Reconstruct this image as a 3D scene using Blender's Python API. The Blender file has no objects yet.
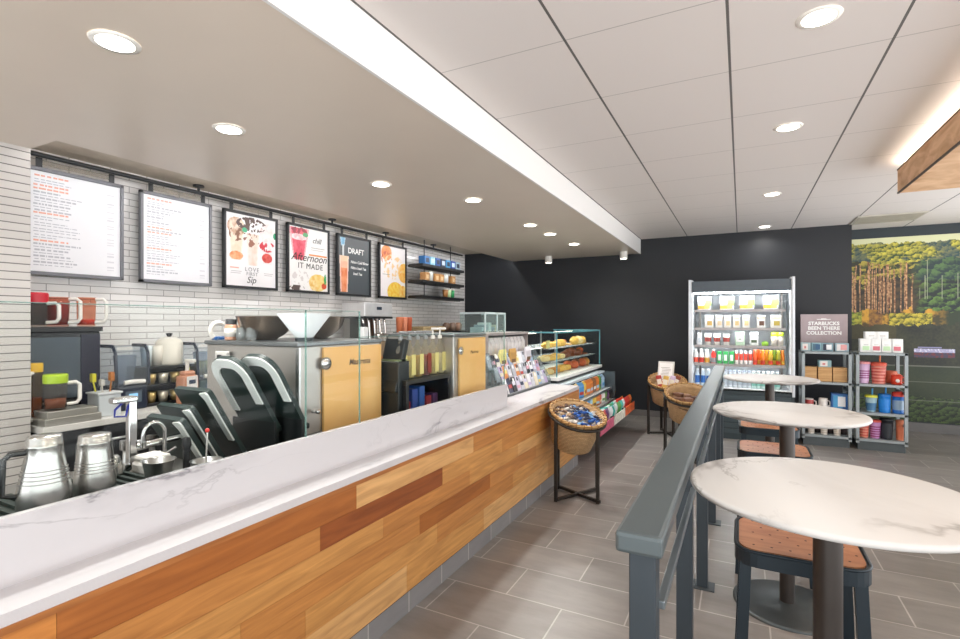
import bpy, bmesh, math, random
from mathutils import Vector, Matrix, Euler, noise
R = random.Random(7)
PI = math.pi
C = bpy.context.scene.collection
sc = bpy.context.scene

# ------------------------------------------------------------------ camera
TH = math.radians(27.285)
EYE = 1.55
cd = bpy.data.cameras.new('camera'); cam = bpy.data.objects.new('camera', cd); C.objects.link(cam)
cd.sensor_width = 36; cd.lens = 506 / 960 * 36; cd.shift_y = 2.5 / 960; cd.clip_start = .02
cam.location = (0, 0, EYE); cam.rotation_euler = (PI / 2, 0, TH)
sc.camera = cam

# ------------------------------------------------------------------ daylight, exposure
w = bpy.data.worlds.new('daylight'); sc.world = w; w.use_nodes = True
bg = w.node_tree.nodes['Background']
# overcast sky above, brighter lower half added to uplight the ceiling through open sides
_t = w.node_tree; _tc = _t.nodes.new('ShaderNodeTexCoord'); _sx = _t.nodes.new('ShaderNodeSeparateXYZ'); _rp = _t.nodes.new('ShaderNodeValToRGB')
_mr = _t.nodes.new('ShaderNodeMapRange'); _mr.inputs['From Min'].default_value = -.3; _mr.inputs['From Max'].default_value = .3
_t.links.new(_tc.outputs['Generated'], _sx.inputs[0]); _t.links.new(_sx.outputs['Z'], _mr.inputs['Value']); _t.links.new(_mr.outputs[0], _rp.inputs[0])
_rp.color_ramp.elements[0].color = (.965, .985, 1, 1); _rp.color_ramp.elements[1].color = (.34, .345, .35, 1)
_t.links.new(_rp.outputs[0], bg.inputs[0]); bg.inputs[1].default_value = 4.6
sc.view_settings.view_transform = 'Standard'; sc.view_settings.look = 'None'
sc.view_settings.gamma = 1; sc.view_settings.use_curve_mapping = False
sc.view_settings.exposure = 0.0
DOWNLIGHT_W = 6
COVE_W = 26
CASE_W = 33
SLOT_W = 25
cy = sc.cycles
cy.use_denoising = True; cy.max_bounces = 8; cy.diffuse_bounces = 4; cy.glossy_bounces = 4
cy.transparent_max_bounces = 24; cy.transmission_bounces = 6; cy.caustics_reflective = False; cy.caustics_refractive = False
cy.sample_clamp_indirect = 4

# ------------------------------------------------------------------ materials
def lin(h):
    if not isinstance(h, str): return tuple(h[:3])
    h = h.lstrip('#'); v = [int(h[i:i + 2], 16) / 255 for i in (0, 2, 4)]
    return tuple(x / 12.92 if x <= .04045 else ((x + .055) / 1.055) ** 2.4 for x in v)
def rgba(h): return (*lin(h), 1)
_m = {}
def new_mat(name):
    m = bpy.data.materials.new(name); m.use_nodes = True
    return m, m.node_tree, m.node_tree.nodes['Principled BSDF']
def mat(h, rough=.5, metal=0, var=.06, scale=9, name=None, spec=.5):
    """plain surface with a slight procedural unevenness"""
    k = (h, rough, metal, var, scale, spec)
    if k in _m: return _m[k]
    m, t, b = new_mat(name or 'surface_' + str(len(_m)))
    b.inputs['Roughness'].default_value = rough; b.inputs['Metallic'].default_value = metal
    b.inputs['Specular IOR Level'].default_value = spec
    c = lin(h)
    n = t.nodes.new('ShaderNodeTexNoise'); n.inputs['Scale'].default_value = scale
    tc = t.nodes.new('ShaderNodeTexCoord'); t.links.new(tc.outputs['Object'], n.inputs['Vector'])
    r = t.nodes.new('ShaderNodeValToRGB')
    r.color_ramp.elements[0].position = .3; r.color_ramp.elements[1].position = .7
    r.color_ramp.elements[0].color = (*[x * (1 - var) for x in c], 1)
    r.color_ramp.elements[1].color = (*[min(1, x * (1 + var)) for x in c], 1)
    t.links.new(n.outputs['Fac'], r.inputs['Fac']); t.links.new(r.outputs['Color'], b.inputs['Base Color'])
    _m[k] = m; return m
def emit(h, s):
    k = ('e', h, s)
    if k in _m: return _m[k]
    m, t, b = new_mat('glow'); b.inputs['Base Color'].default_value = rgba(h)
    b.inputs['Emission Color'].default_value = rgba(h); b.inputs['Emission Strength'].default_value = s
    _m[k] = m; return m
def clear(h='#ffffff', f=.10, k0=None, haze=0):
    k = ('g', h, f, haze)
    if k in _m: return _m[k]
    m, t, b = new_mat('clear_glass'); t.nodes.remove(b)
    tr = t.nodes.new('ShaderNodeBsdfTransparent'); tr.inputs[0].default_value = rgba(h)
    gl = t.nodes.new('ShaderNodeBsdfGlossy'); gl.inputs['Roughness'].default_value = .02
    lw = t.nodes.new('ShaderNodeLayerWeight'); lw.inputs[0].default_value = .5
    pw = t.nodes.new('ShaderNodeMath'); pw.operation = 'POWER'; pw.inputs[1].default_value = 4; t.links.new(lw.outputs['Facing'], pw.inputs[0])
    fr = t.nodes.new('ShaderNodeMath'); fr.operation = 'MULTIPLY_ADD'; fr.inputs[1].default_value = .15; fr.inputs[2].default_value = f * .06; t.links.new(pw.outputs[0], fr.inputs[0])
    mx = t.nodes.new('ShaderNodeMixShader'); o = t.nodes['Material Output']
    t.links.new(fr.outputs[0], mx.inputs[0]); t.links.new(tr.outputs[0], mx.inputs[1]); t.links.new(gl.outputs[0], mx.inputs[2])
    last = mx.outputs[0]
    if haze:
        d = t.nodes.new('ShaderNodeBsdfDiffuse'); d.inputs[0].default_value = rgba(h)
        m2 = t.nodes.new('ShaderNodeMixShader'); m2.inputs[0].default_value = haze
        t.links.new(last, m2.inputs[1]); t.links.new(d.outputs[0], m2.inputs[2]); last = m2.outputs[0]
    t.links.new(last, o.inputs[0])
    _m[k] = m; return m
def painted(rough=.5, grain=None, emis=0):
    """colour printed on the surface, read from the mesh's own colour layer"""
    k = ('p', rough, grain, emis)
    if k in _m: return _m[k]
    m, t, b = new_mat('print'); b.inputs['Roughness'].default_value = rough
    a = t.nodes.new('ShaderNodeAttribute'); a.attribute_name = 'Col'
    if grain:
        tc = t.nodes.new('ShaderNodeTexCoord'); mp = t.nodes.new('ShaderNodeMapping'); mp.inputs['Scale'].default_value = grain
        n = t.nodes.new('ShaderNodeTexNoise'); n.inputs['Scale'].default_value = 1; n.inputs['Detail'].default_value = 8; n.inputs['Distortion'].default_value = 1.2
        t.links.new(tc.outputs['Object'], mp.inputs[0]); t.links.new(mp.outputs[0], n.inputs['Vector'])
        r = t.nodes.new('ShaderNodeValToRGB'); r.color_ramp.elements[0].position = .3; r.color_ramp.elements[1].position = .7
        r.color_ramp.elements[0].color = (.72, .66, .6, 1); r.color_ramp.elements[1].color = (1.1, 1.1, 1.1, 1)
        x = t.nodes.new('ShaderNodeMix'); x.data_type = 'RGBA'; x.blend_type = 'MULTIPLY'; x.inputs['Factor'].default_value = 1
        t.links.new(n.outputs['Fac'], r.inputs[0]); t.links.new(a.outputs['Color'], x.inputs[6]); t.links.new(r.outputs[0], x.inputs[7])
        t.links.new(x.outputs[2], b.inputs['Base Color'])
    else:
        t.links.new(a.outputs['Color'], b.inputs['Base Color'])
    if emis:
        t.links.new(a.outputs['Color'], b.inputs['Emission Color']); b.inputs['Emission Strength'].default_value = emis
    _m[k] = m; return m
def marble(base='#e9e7e8', vein='#8f8d92', scale=1.3, rough=.22, seed=0.0, amount=.8):
    m, t, b = new_mat('marble'); b.inputs['Roughness'].default_value = rough
    tc = t.nodes.new('ShaderNodeTexCoord'); mp = t.nodes.new('ShaderNodeMapping')
    mp.inputs['Location'].default_value = (seed, seed * .7, seed * .3); mp.inputs['Rotation'].default_value = (.5, .3, .7)
    mp.inputs['Scale'].default_value = (scale, scale * .45, scale)
    t.links.new(tc.outputs['Object'], mp.inputs[0])
    last = None
    for sc_, wd, am in ((.8, .011, amount), (.8, .06, amount * .3), (1.7, .009, amount * .55)):
        n = t.nodes.new('ShaderNodeTexNoise'); n.inputs['Scale'].default_value = sc_; n.inputs['Detail'].default_value = 7; n.inputs['Roughness'].default_value = .55; n.inputs['Distortion'].default_value = .9
        t.links.new(mp.outputs[0], n.inputs['Vector'])
        s = t.nodes.new('ShaderNodeMath'); s.operation = 'SUBTRACT'; s.inputs[1].default_value = .5; t.links.new(n.outputs['Fac'], s.inputs[0])
        a = t.nodes.new('ShaderNodeMath'); a.operation = 'ABSOLUTE'; t.links.new(s.outputs[0], a.inputs[0])
        r = t.nodes.new('ShaderNodeValToRGB'); r.color_ramp.elements[0].position = 0; r.color_ramp.elements[1].position = wd
        r.color_ramp.elements[0].color = (am, am, am, 1); r.color_ramp.elements[1].color = (0, 0, 0, 1)
        t.links.new(a.outputs[0], r.inputs[0])
        g = t.nodes.new('ShaderNodeTexNoise'); g.inputs['Scale'].default_value = .8; t.links.new(mp.outputs[0], g.inputs['Vector'])
        gr = t.nodes.new('ShaderNodeValToRGB'); gr.color_ramp.elements[0].position = .41; gr.color_ramp.elements[1].position = .55
        t.links.new(g.outputs['Fac'], gr.inputs[0])
        mu = t.nodes.new('ShaderNodeMath'); mu.operation = 'MULTIPLY'; t.links.new(r.outputs[0], mu.inputs[0]); t.links.new(gr.outputs[0], mu.inputs[1])
        x = t.nodes.new('ShaderNodeMix'); x.data_type = 'RGBA'
        t.links.new(mu.outputs[0], x.inputs['Factor'])
        if last is None: x.inputs[6].default_value = rgba(base)
        else: t.links.new(last, x.inputs[6])
        x.inputs[7].default_value = rgba(vein); last = x.outputs[2]
    t.links.new(last, b.inputs['Base Color']); return m
def bricks(c1, c2, mortar, bw, bh, ms, axes='YZ', rough=.3, off=(0, 0), offset=.5, bump=.3, noise_amt=0, metal=0):
    m, t, b = new_mat('tiles'); b.inputs['Roughness'].default_value = rough
    tc = t.nodes.new('ShaderNodeTexCoord'); sx = t.nodes.new('ShaderNodeSeparateXYZ'); cx = t.nodes.new('ShaderNodeCombineXYZ')
    t.links.new(tc.outputs['Object'], sx.inputs[0])
    for i, a in enumerate(axes):
        ad = t.nodes.new('ShaderNodeMath'); ad.operation = 'ADD'; ad.inputs[1].default_value = off[i]
        t.links.new(sx.outputs['XYZ'.index(a)], ad.inputs[0]); t.links.new(ad.outputs[0], cx.inputs[i])
    k = t.nodes.new('ShaderNodeTexBrick'); k.inputs['Scale'].default_value = 1
    k.inputs['Brick Width'].default_value = bw; k.inputs['Row Height'].default_value = bh; k.inputs['Mortar Size'].default_value = ms
    k.inputs['Mortar Smooth'].default_value = .1; k.offset = offset
    k.inputs['Color1'].default_value = rgba(c1); k.inputs['Color2'].default_value = rgba(c2); k.inputs['Mortar'].default_value = rgba(mortar)
    t.links.new(cx.outputs[0], k.inputs['Vector'])
    last = k.outputs['Color']
    if noise_amt:
        n = t.nodes.new('ShaderNodeTexNoise'); n.inputs['Scale'].default_value = 2.5; n.inputs['Detail'].default_value = 9; n.inputs['Roughness'].default_value = .65
        mp = t.nodes.new('ShaderNodeMapping'); mp.inputs['Scale'].default_value = (.7, 2.2, 1)
        t.links.new(cx.outputs[0], mp.inputs[0]); t.links.new(mp.outputs[0], n.inputs['Vector'])
        r = t.nodes.new('ShaderNodeValToRGB'); r.color_ramp.elements[0].position = .3; r.color_ramp.elements[1].position = .7
        r.color_ramp.elements[0].color = (*[1 - noise_amt] * 3, 1); r.color_ramp.elements[1].color = (*[1 + noise_amt] * 3, 1)
        t.links.new(n.outputs['Fac'], r.inputs[0])
        x = t.nodes.new('ShaderNodeMix'); x.data_type = 'RGBA'; x.blend_type = 'MULTIPLY'; x.inputs['Factor'].default_value = 1
        t.links.new(last, x.inputs[6]); t.links.new(r.outputs[0], x.inputs[7]); last = x.outputs[2]
    t.links.new(last, b.inputs['Base Color'])
    if bump:
        iv = t.nodes.new('ShaderNodeMath'); iv.operation = 'SUBTRACT'; iv.inputs[0].default_value = 1; t.links.new(k.outputs['Fac'], iv.inputs[1])
        bp = t.nodes.new('ShaderNodeBump'); bp.inputs['Strength'].default_value = bump; bp.inputs['Distance'].default_value = .004
        t.links.new(iv.outputs[0], bp.inputs['Height']); t.links.new(bp.outputs[0], b.inputs['Normal'])
    return m
def wicker(c1='#d2a868', c2='#8a6030', s=1.0):
    m, t, b = new_mat('wicker'); b.inputs['Roughness'].default_value = .7
    tc = t.nodes.new('ShaderNodeTexCoord'); sx = t.nodes.new('ShaderNodeSeparateXYZ'); t.links.new(tc.outputs['Object'], sx.inputs[0])
    an = t.nodes.new('ShaderNodeMath'); an.operation = 'ARCTAN2'; t.links.new(sx.outputs[1], an.inputs[0]); t.links.new(sx.outputs[0], an.inputs[1])
    cx = t.nodes.new('ShaderNodeCombineXYZ'); t.links.new(an.outputs[0], cx.inputs[0]); t.links.new(sx.outputs[2], cx.inputs[1])
    k = t.nodes.new('ShaderNodeTexBrick'); k.inputs['Scale'].default_value = 1; k.inputs['Brick Width'].default_value = .13 * s; k.inputs['Row Height'].default_value = .013 * s
    k.inputs['Mortar Size'].default_value = .0035 * s; k.inputs['Mortar Smooth'].default_value = .6
    k.inputs['Color1'].default_value = rgba(c1); k.inputs['Color2'].default_value = (*[x * .8 for x in lin(c1)], 1); k.inputs['Mortar'].default_value = rgba(c2)
    t.links.new(cx.outputs[0], k.inputs['Vector']); t.links.new(k.outputs['Color'], b.inputs['Base Color'])
    bp = t.nodes.new('ShaderNodeBump'); bp.inputs['Strength'].default_value = .6; bp.inputs['Distance'].default_value = .006; bp.invert = True
    t.links.new(k.outputs['Fac'], bp.inputs['Height']); t.links.new(bp.outputs[0], b.inputs['Normal']); return m
def grain(c1, c2, sc_=(2, 14, 14), rough=.5):
    m, t, b = new_mat('wood'); b.inputs['Roughness'].default_value = rough
    tc = t.nodes.new('ShaderNodeTexCoord'); mp = t.nodes.new('ShaderNodeMapping'); mp.inputs['Scale'].default_value = sc_
    n = t.nodes.new('ShaderNodeTexNoise'); n.inputs['Scale'].default_value = 1; n.inputs['Detail'].default_value = 7; n.inputs['Distortion'].default_value = 1.5
    t.links.new(tc.outputs['Object'], mp.inputs[0]); t.links.new(mp.outputs[0], n.inputs['Vector'])
    r = t.nodes.new('ShaderNodeValToRGB'); r.color_ramp.elements[0].position = .32; r.color_ramp.elements[1].position = .68
    r.color_ramp.elements[0].color = rgba(c1); r.color_ramp.elements[1].color = rgba(c2)
    t.links.new(n.outputs['Fac'], r.inputs[0]); t.links.new(r.outputs[0], b.inputs['Base Color']); return m
def grid_lines(base, l1, l2, x0, y0, p, w1, w2, rough=.6):
    """ceiling panels: strong dark joints along one axis, faint ones across"""
    m, t, b = new_mat('ceiling_panels'); b.inputs['Roughness'].default_value = rough
    tc = t.nodes.new('ShaderNodeTexCoord'); sx = t.nodes.new('ShaderNodeSeparateXYZ'); t.links.new(tc.outputs['Object'], sx.inputs[0])
    last = None
    for ax, o, wd, col in ((1, y0, w2, l2), (0, x0, w1, l1)):
        a = t.nodes.new('ShaderNodeMath'); a.operation = 'SUBTRACT'; a.inputs[1].default_value = o; t.links.new(sx.outputs[ax], a.inputs[0])
        pp = t.nodes.new('ShaderNodeMath'); pp.operation = 'PINGPONG'; pp.inputs[1].default_value = p / 2; t.links.new(a.outputs[0], pp.inputs[0])
        lt = t.nodes.new('ShaderNodeMath'); lt.operation = 'LESS_THAN'; lt.inputs[1].default_value = wd; t.links.new(pp.outputs[0], lt.inputs[0])
        x = t.nodes.new('ShaderNodeMix'); x.data_type = 'RGBA'; t.links.new(lt.outputs[0], x.inputs['Factor'])
        if last is None: x.inputs[6].default_value = rgba(base)
        else: t.links.new(last, x.inputs[6])
        x.inputs[7].default_value = rgba(col); last = x.outputs[2]
    t.links.new(last, b.inputs['Base Color']); return m

WHITE = mat('#e9e7e4', .5); BLACK = mat('#15171b', .45); NAVY = mat('#1b2436', .35); DARKMETAL = mat('#3a4247', .42, .5)
STEEL = mat('#b9b9b8', .28, 1, .04); STEEL_D = mat('#7d7975', .3, 1, .04); CHROME = mat('#d8d8d8', .12, 1, .02)
PLASTIC_W = mat('#eeeae4', .35); GREY = mat('#8b9094', .45); SHELFGREY = mat('#6c7478', .5)
GLASS = clear('#fbfdfc', .10); GLASS_T = clear('#cfe6e4', .2); JAR = clear('#f2f4f4', .15, haze=.06)

# ------------------------------------------------------------------ mesh building
class MB:
    def __init__(s): s.v = []; s.f = []; s.mi = []; s.sm = []; s.col = []; s.cur = 0; s.c = None
    def add(s, vs, fs, smooth=False):
        o = len(s.v); s.v += [tuple(x) for x in vs]
        for f in fs: s.f.append(tuple(i + o for i in f)); s.mi.append(s.cur); s.sm.append(smooth); s.col.append(s.c)
        return s
    def box(s, x0, x1, y0, y1, z0, z1, bev=0, M=None):
        if bev:
            bm = bmesh.new(); bmesh.ops.create_cube(bm, size=1)
            for v in bm.verts: v.co = Vector(((x0 + x1) / 2 + v.co.x * (x1 - x0), (y0 + y1) / 2 + v.co.y * (y1 - y0), (z0 + z1) / 2 + v.co.z * (z1 - z0)))
            bmesh.ops.bevel(bm, geom=bm.edges[:], offset=min(bev, .49 * min(abs(x1 - x0), abs(y1 - y0), abs(z1 - z0))), segments=2, affect='EDGES', profile=.5)
            bm.verts.index_update()
            vs = [(M @ v.co) if M else v.co.copy() for v in bm.verts]; fs = [[v.index for v in f.verts] for f in bm.faces]; bm.free()
            return s.add(vs, fs)
        vs = [Vector((x, y, z)) for x in (x0, x1) for y in (y0, y1) for z in (z0, z1)]
        if M: vs = [M @ v for v in vs]
        return s.add(vs, [(0, 1, 3, 2), (4, 6, 7, 5), (0, 4, 5, 1), (2, 3, 7, 6), (0, 2, 6, 4), (1, 5, 7, 3)])
    def lathe(s, prof, c=(0, 0, 0), seg=20, M=None, sx=1, sy=1, smooth=True, cap=True):
        n = len(prof); vs = []
        for r, z in prof:
            for k in range(seg):
                a = 2 * PI * k / seg; p = Vector((c[0] + r * math.cos(a) * sx, c[1] + r * math.sin(a) * sy, c[2] + z))
                vs.append(M @ p if M else p)
        fs = [(i * seg + k, i * seg + (k + 1) % seg, (i + 1) * seg + (k + 1) % seg, (i + 1) * seg + k) for i in range(n - 1) for k in range(seg)]
        s.add(vs, fs, smooth)
        for i in (0, n - 1) if cap else ():
            if prof[i][0] > 1e-4: s.add(vs[i * seg:(i + 1) * seg], [tuple(range(seg))[::-1] if i == 0 else tuple(range(seg))])
        return s
    def cyl(s, r, z0, z1, c=(0, 0, 0), seg=20, M=None, r2=None):
        return s.lathe([(r, z0), (r if r2 is None else r2, z1)], c, seg, M)
    def tube(s, pts, r, seg=8, closed=False):
        pts = [Vector(p) for p in pts]; n = len(pts); rs = r if isinstance(r, (list, tuple)) else [r] * n
        vs = []; prev = None
        for i, p in enumerate(pts):
            if closed: d = pts[(i + 1) % n] - pts[i - 1]
            else: d = pts[min(i + 1, n - 1)] - pts[max(i - 1, 0)]
            d.normalize()
            if prev is None: u = d.orthogonal().normalized()
            else: u = (prev - d * prev.dot(d)); u = u.normalized() if u.length > 1e-6 else d.orthogonal().normalized()
            prev = u; v = d.cross(u)
            vs += [p + (u * math.cos(2 * PI * k / seg) + v * math.sin(2 * PI * k / seg)) * rs[i] for k in range(seg)]
        m = n if closed else n - 1
        s.add(vs, [(i * seg + k, i * seg + (k + 1) % seg, ((i + 1) % n) * seg + (k + 1) % seg, ((i + 1) % n) * seg + k) for i in range(m) for k in range(seg)], True)
        if not closed: s.add(vs[:seg], [tuple(range(seg))[::-1]]); s.add(vs[-seg:], [tuple(range(seg))])
        return s
    def bar(s, a, b, wx, wy):
        """square bar between two points (mostly upright)"""
        a = Vector(a); b = Vector(b)
        vs = [p + Vector((dx * wx / 2, dy * wy / 2, 0)) for p in (a, b) for dx, dy in ((-1, -1), (1, -1), (1, 1), (-1, 1))]
        return s.add(vs, [(3, 2, 1, 0), (4, 5, 6, 7), (0, 1, 5, 4), (1, 2, 6, 5), (2, 3, 7, 6), (3, 0, 4, 7)])
    def prism(s, poly, z0, z1, M=None):
        n = len(poly); vs = [Vector((x, y, z)) for z in (z0, z1) for x, y in poly]
        if M: vs = [M @ v for v in vs]
        return s.add(vs, [tuple(range(n))[::-1], tuple(range(n, 2 * n))] + [(i, (i + 1) % n, n + (i + 1) % n, n + i) for i in range(n)])
    def blob(s, c, rx, ry, rz, seg=10, bump=0, M=None):
        vs = []; ri = 7
        for i in range(ri + 1):
            ph = PI * i / ri
            for k in range(seg):
                a = 2 * PI * k / seg; q = 1 + bump * noise.noise(Vector((c[0] * 9 + math.cos(a) * 2, c[1] * 9 + math.sin(a) * 2, ph * 2)))
                p = Vector((c[0] + rx * q * math.sin(ph) * math.cos(a), c[1] + ry * q * math.sin(ph) * math.sin(a), c[2] - rz * q * math.cos(ph)))
                vs.append(M @ p if M else p)
        return s.add(vs, [(i * seg + k, i * seg + (k + 1) % seg, (i + 1) * seg + (k + 1) % seg, (i + 1) * seg + k) for i in range(ri) for k in range(seg)], True)
    def build(s, name, mats, parent=None, loc=None, rz=0, fixn=True):
        me = bpy.data.meshes.new(name); me.from_pydata([tuple(v) for v in s.v], [], s.f)
        if not isinstance(mats, (list, tuple)): mats = [mats]
        for m in mats: me.materials.append(m)
        me.polygons.foreach_set('material_index', s.mi); me.polygons.foreach_set('use_smooth', s.sm)
        if any(c is not None for c in s.col):
            at_ = me.color_attributes.new('Col', 'FLOAT_COLOR', 'CORNER'); buf = []
            for f, c in zip(s.f, s.col): buf += list(c or (1, 1, 1)) [:3] + [1] if False else [x for _ in f for x in (*(c or (1, 1, 1)), 1)]
            at_.data.foreach_set('color', buf)
        if fixn:
            bm = bmesh.new(); bm.from_mesh(me); bmesh.ops.recalc_face_normals(bm, faces=bm.faces[:]); bm.to_mesh(me); bm.free()
        me.update()
        o = bpy.data.objects.new(name, me); C.objects.link(o)
        if parent: o.parent = parent
        if loc is not None: o.location = loc
        if rz: o.rotation_euler.z = rz
        return o

def rot(ax, deg, c=(0, 0, 0)):
    c = Vector(c); return Matrix.Translation(c) @ Matrix.Rotation(math.radians(deg), 4, ax) @ Matrix.Translation(-c)
def tag(o, label, cat, group=None, kind=None):
    o['label'] = label; o['category'] = cat
    if group: o['group'] = group
    if kind: o['kind'] = kind
    return o
def thing(name, label, cat, loc=(0, 0, 0), group=None, rz=0):
    o = bpy.data.objects.new(name, None); C.objects.link(o); o.empty_display_size = .05
    o.location = loc; o.rotation_euler.z = rz
    return tag(o, label, cat, group)
def struct(name, mb, m, label=None):
    o = mb.build(name, m); o['kind'] = 'structure'
    if label: o['label'] = label
    return o
def dup(root, loc, label, group=None, rz=None):
    r = root.copy(); C.objects.link(r); r.location = loc; r['label'] = label
    if group: r['group'] = group
    if rz is not None: r.rotation_euler.z = rz
    for ch in list(root.children):
        c = ch.copy(); C.objects.link(c); c.parent = r
        for g in list(ch.children):
            d = g.copy(); C.objects.link(d); d.parent = c
    return r
def text(name, body, size, m, parent, loc, rotation, align='LEFT', shear=0, ex=.0006, spacing=1, bold=0):
    cu = bpy.data.curves.new(name, 'FONT'); cu.body = body; cu.size = size; cu.align_x = align; cu.extrude = ex; cu.shear = shear; cu.space_character = spacing; cu.offset = bold; cu.resolution_u = 3
    t = bpy.data.objects.new(name + '_curve', cu); C.objects.link(t)
    me = bpy.data.meshes.new_from_object(t.evaluated_get(bpy.context.evaluated_depsgraph_get()))
    C.objects.unlink(t); bpy.data.objects.remove(t)
    me.materials.clear(); me.materials.append(m)
    o = bpy.data.objects.new(name, me); C.objects.link(o); o.parent = parent; o.location = loc; o.rotation_euler = rotation
    return o
FACE_X = (PI / 2, 0, PI / 2); FACE_Y = (PI / 2, 0, 0)
def picture(name, o, u, v, nu, nv, fn, m, parent=None):
    """a flat printed sheet; o = lower-left corner, u and v = edge vectors, fn(s,t) = printed colour"""
    o = Vector(o); u = Vector(u); v = Vector(v); mb = MB()
    mb.v = [tuple(o + u * (i / nu) + v * (j / nv)) for j in range(nv + 1) for i in range(nu + 1)]
    for j in range(nv):
        for i in range(nu):
            a = j * (nu + 1) + i
            mb.f.append((a, a + 1, a + nu + 2, a + nu + 1)); mb.mi.append(0); mb.sm.append(False); mb.col.append(fn((i + .5) / nu, (j + .5) / nv))
    return mb.build(name, m, parent, fixn=False)
_s, _c = math.sin(TH), math.cos(TH)
def at(px, py, x=None, y=None, z=None):
    """the point of a support plane that lies along one sight line"""
    u = (px - 480) / 506; r = (-_s + u * _c, _c + u * _s, (322 - py) / 506)
    t = x / r[0] if x is not None else y / r[1] if y is not None else (z - EYE) / r[2]
    return Vector((r[0] * t, r[1] * t, EYE + r[2] * t))
def zc(p): return -p[0] * _s + p[1] * _c
ORD = ['first', 'second', 'third', 'fourth', 'fifth', 'sixth', 'seventh', 'eighth', 'ninth', 'tenth', 'eleventh', 'twelfth', 'thirteenth', 'fourteenth', 'fifteenth', 'sixteenth', 'seventeenth', 'eighteenth']

# ================================================================== SETTING
CEIL = 2.916; SOF = 2.68; XW = -4.8; YB = 8.66
struct('floor', MB().box(-6, 3.4, -2.2, 9.4, -.05, 0), bricks('#88837f', '#797470', '#aca7a2', .66, .333, .004, 'XY', .32, (.86, 1.366), .5, .15, .22))
struct('ceiling', MB().box(-1.474, 3.4, -2.2, 9.4, CEIL, CEIL + .05), grid_lines('#d8d0cb', '#5d5956', '#a8a19c', -.053, 3.077, .707, .0065, .003))
SOFM = mat('#dccebf', .33, 0, .02, 2)
struct('ceiling_soffit', MB().box(-3.79, -1.49, -2.2, YB, SOF, CEIL).box(-4.12, -3.79, -2.2, 1.59, SOF, CEIL), SOFM)
struct('trim_soffit', MB().box(-1.49, -1.474, -2.2, YB, SOF - .004, CEIL), mat('#eae8e6', .5, 0, 0))
struct('ceiling_recess', MB().box(XW - .1, -3.79, 1.59, YB, 2.87, 2.92), mat('#cbbfae', .6))
struct('wall_left', MB().box(XW - .1, XW, 1.5, YB, 0, 2.9), bricks('#eceae8', '#e3e0de', '#9a9693', .30, .056, .003, 'YZ', .12, (0, 0), .5, .4))
struct('wall_pier', MB().box(XW, -4.12, -2.2, 1.59, 0, SOF), bricks('#cbc6c2', '#c4bfbb', '#6f6a68', 2.2, .052, .0035, 'YZ', .3, (.4, .0), .3, .4))
DARKW = mat('#13171e', .5, 0, .05, 1.5)
struct('wall_back', MB().box(-6, 1.375, YB, YB + .6, 0, CEIL), DARKW)
struct('wall_mural', MB().box(1.37, 3.5, 9.2, 9.3, 0, CEIL), mat('#1f2a30', .5))
struct('wall_right', MB().box(3.4, 3.5, 8.7, 9.2, 0, CEIL), mat('#d6d2cc', .6))
struct('baseboard_back', MB().box(-2.4, 1.375, YB - .015, YB, 0, .1), mat('#6e6a68', .5))
struct('baseboard_mural', MB().box(1.375, 3.5, 9.17, 9.2, 0, .13), mat('#6d6c6b', .5))

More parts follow.
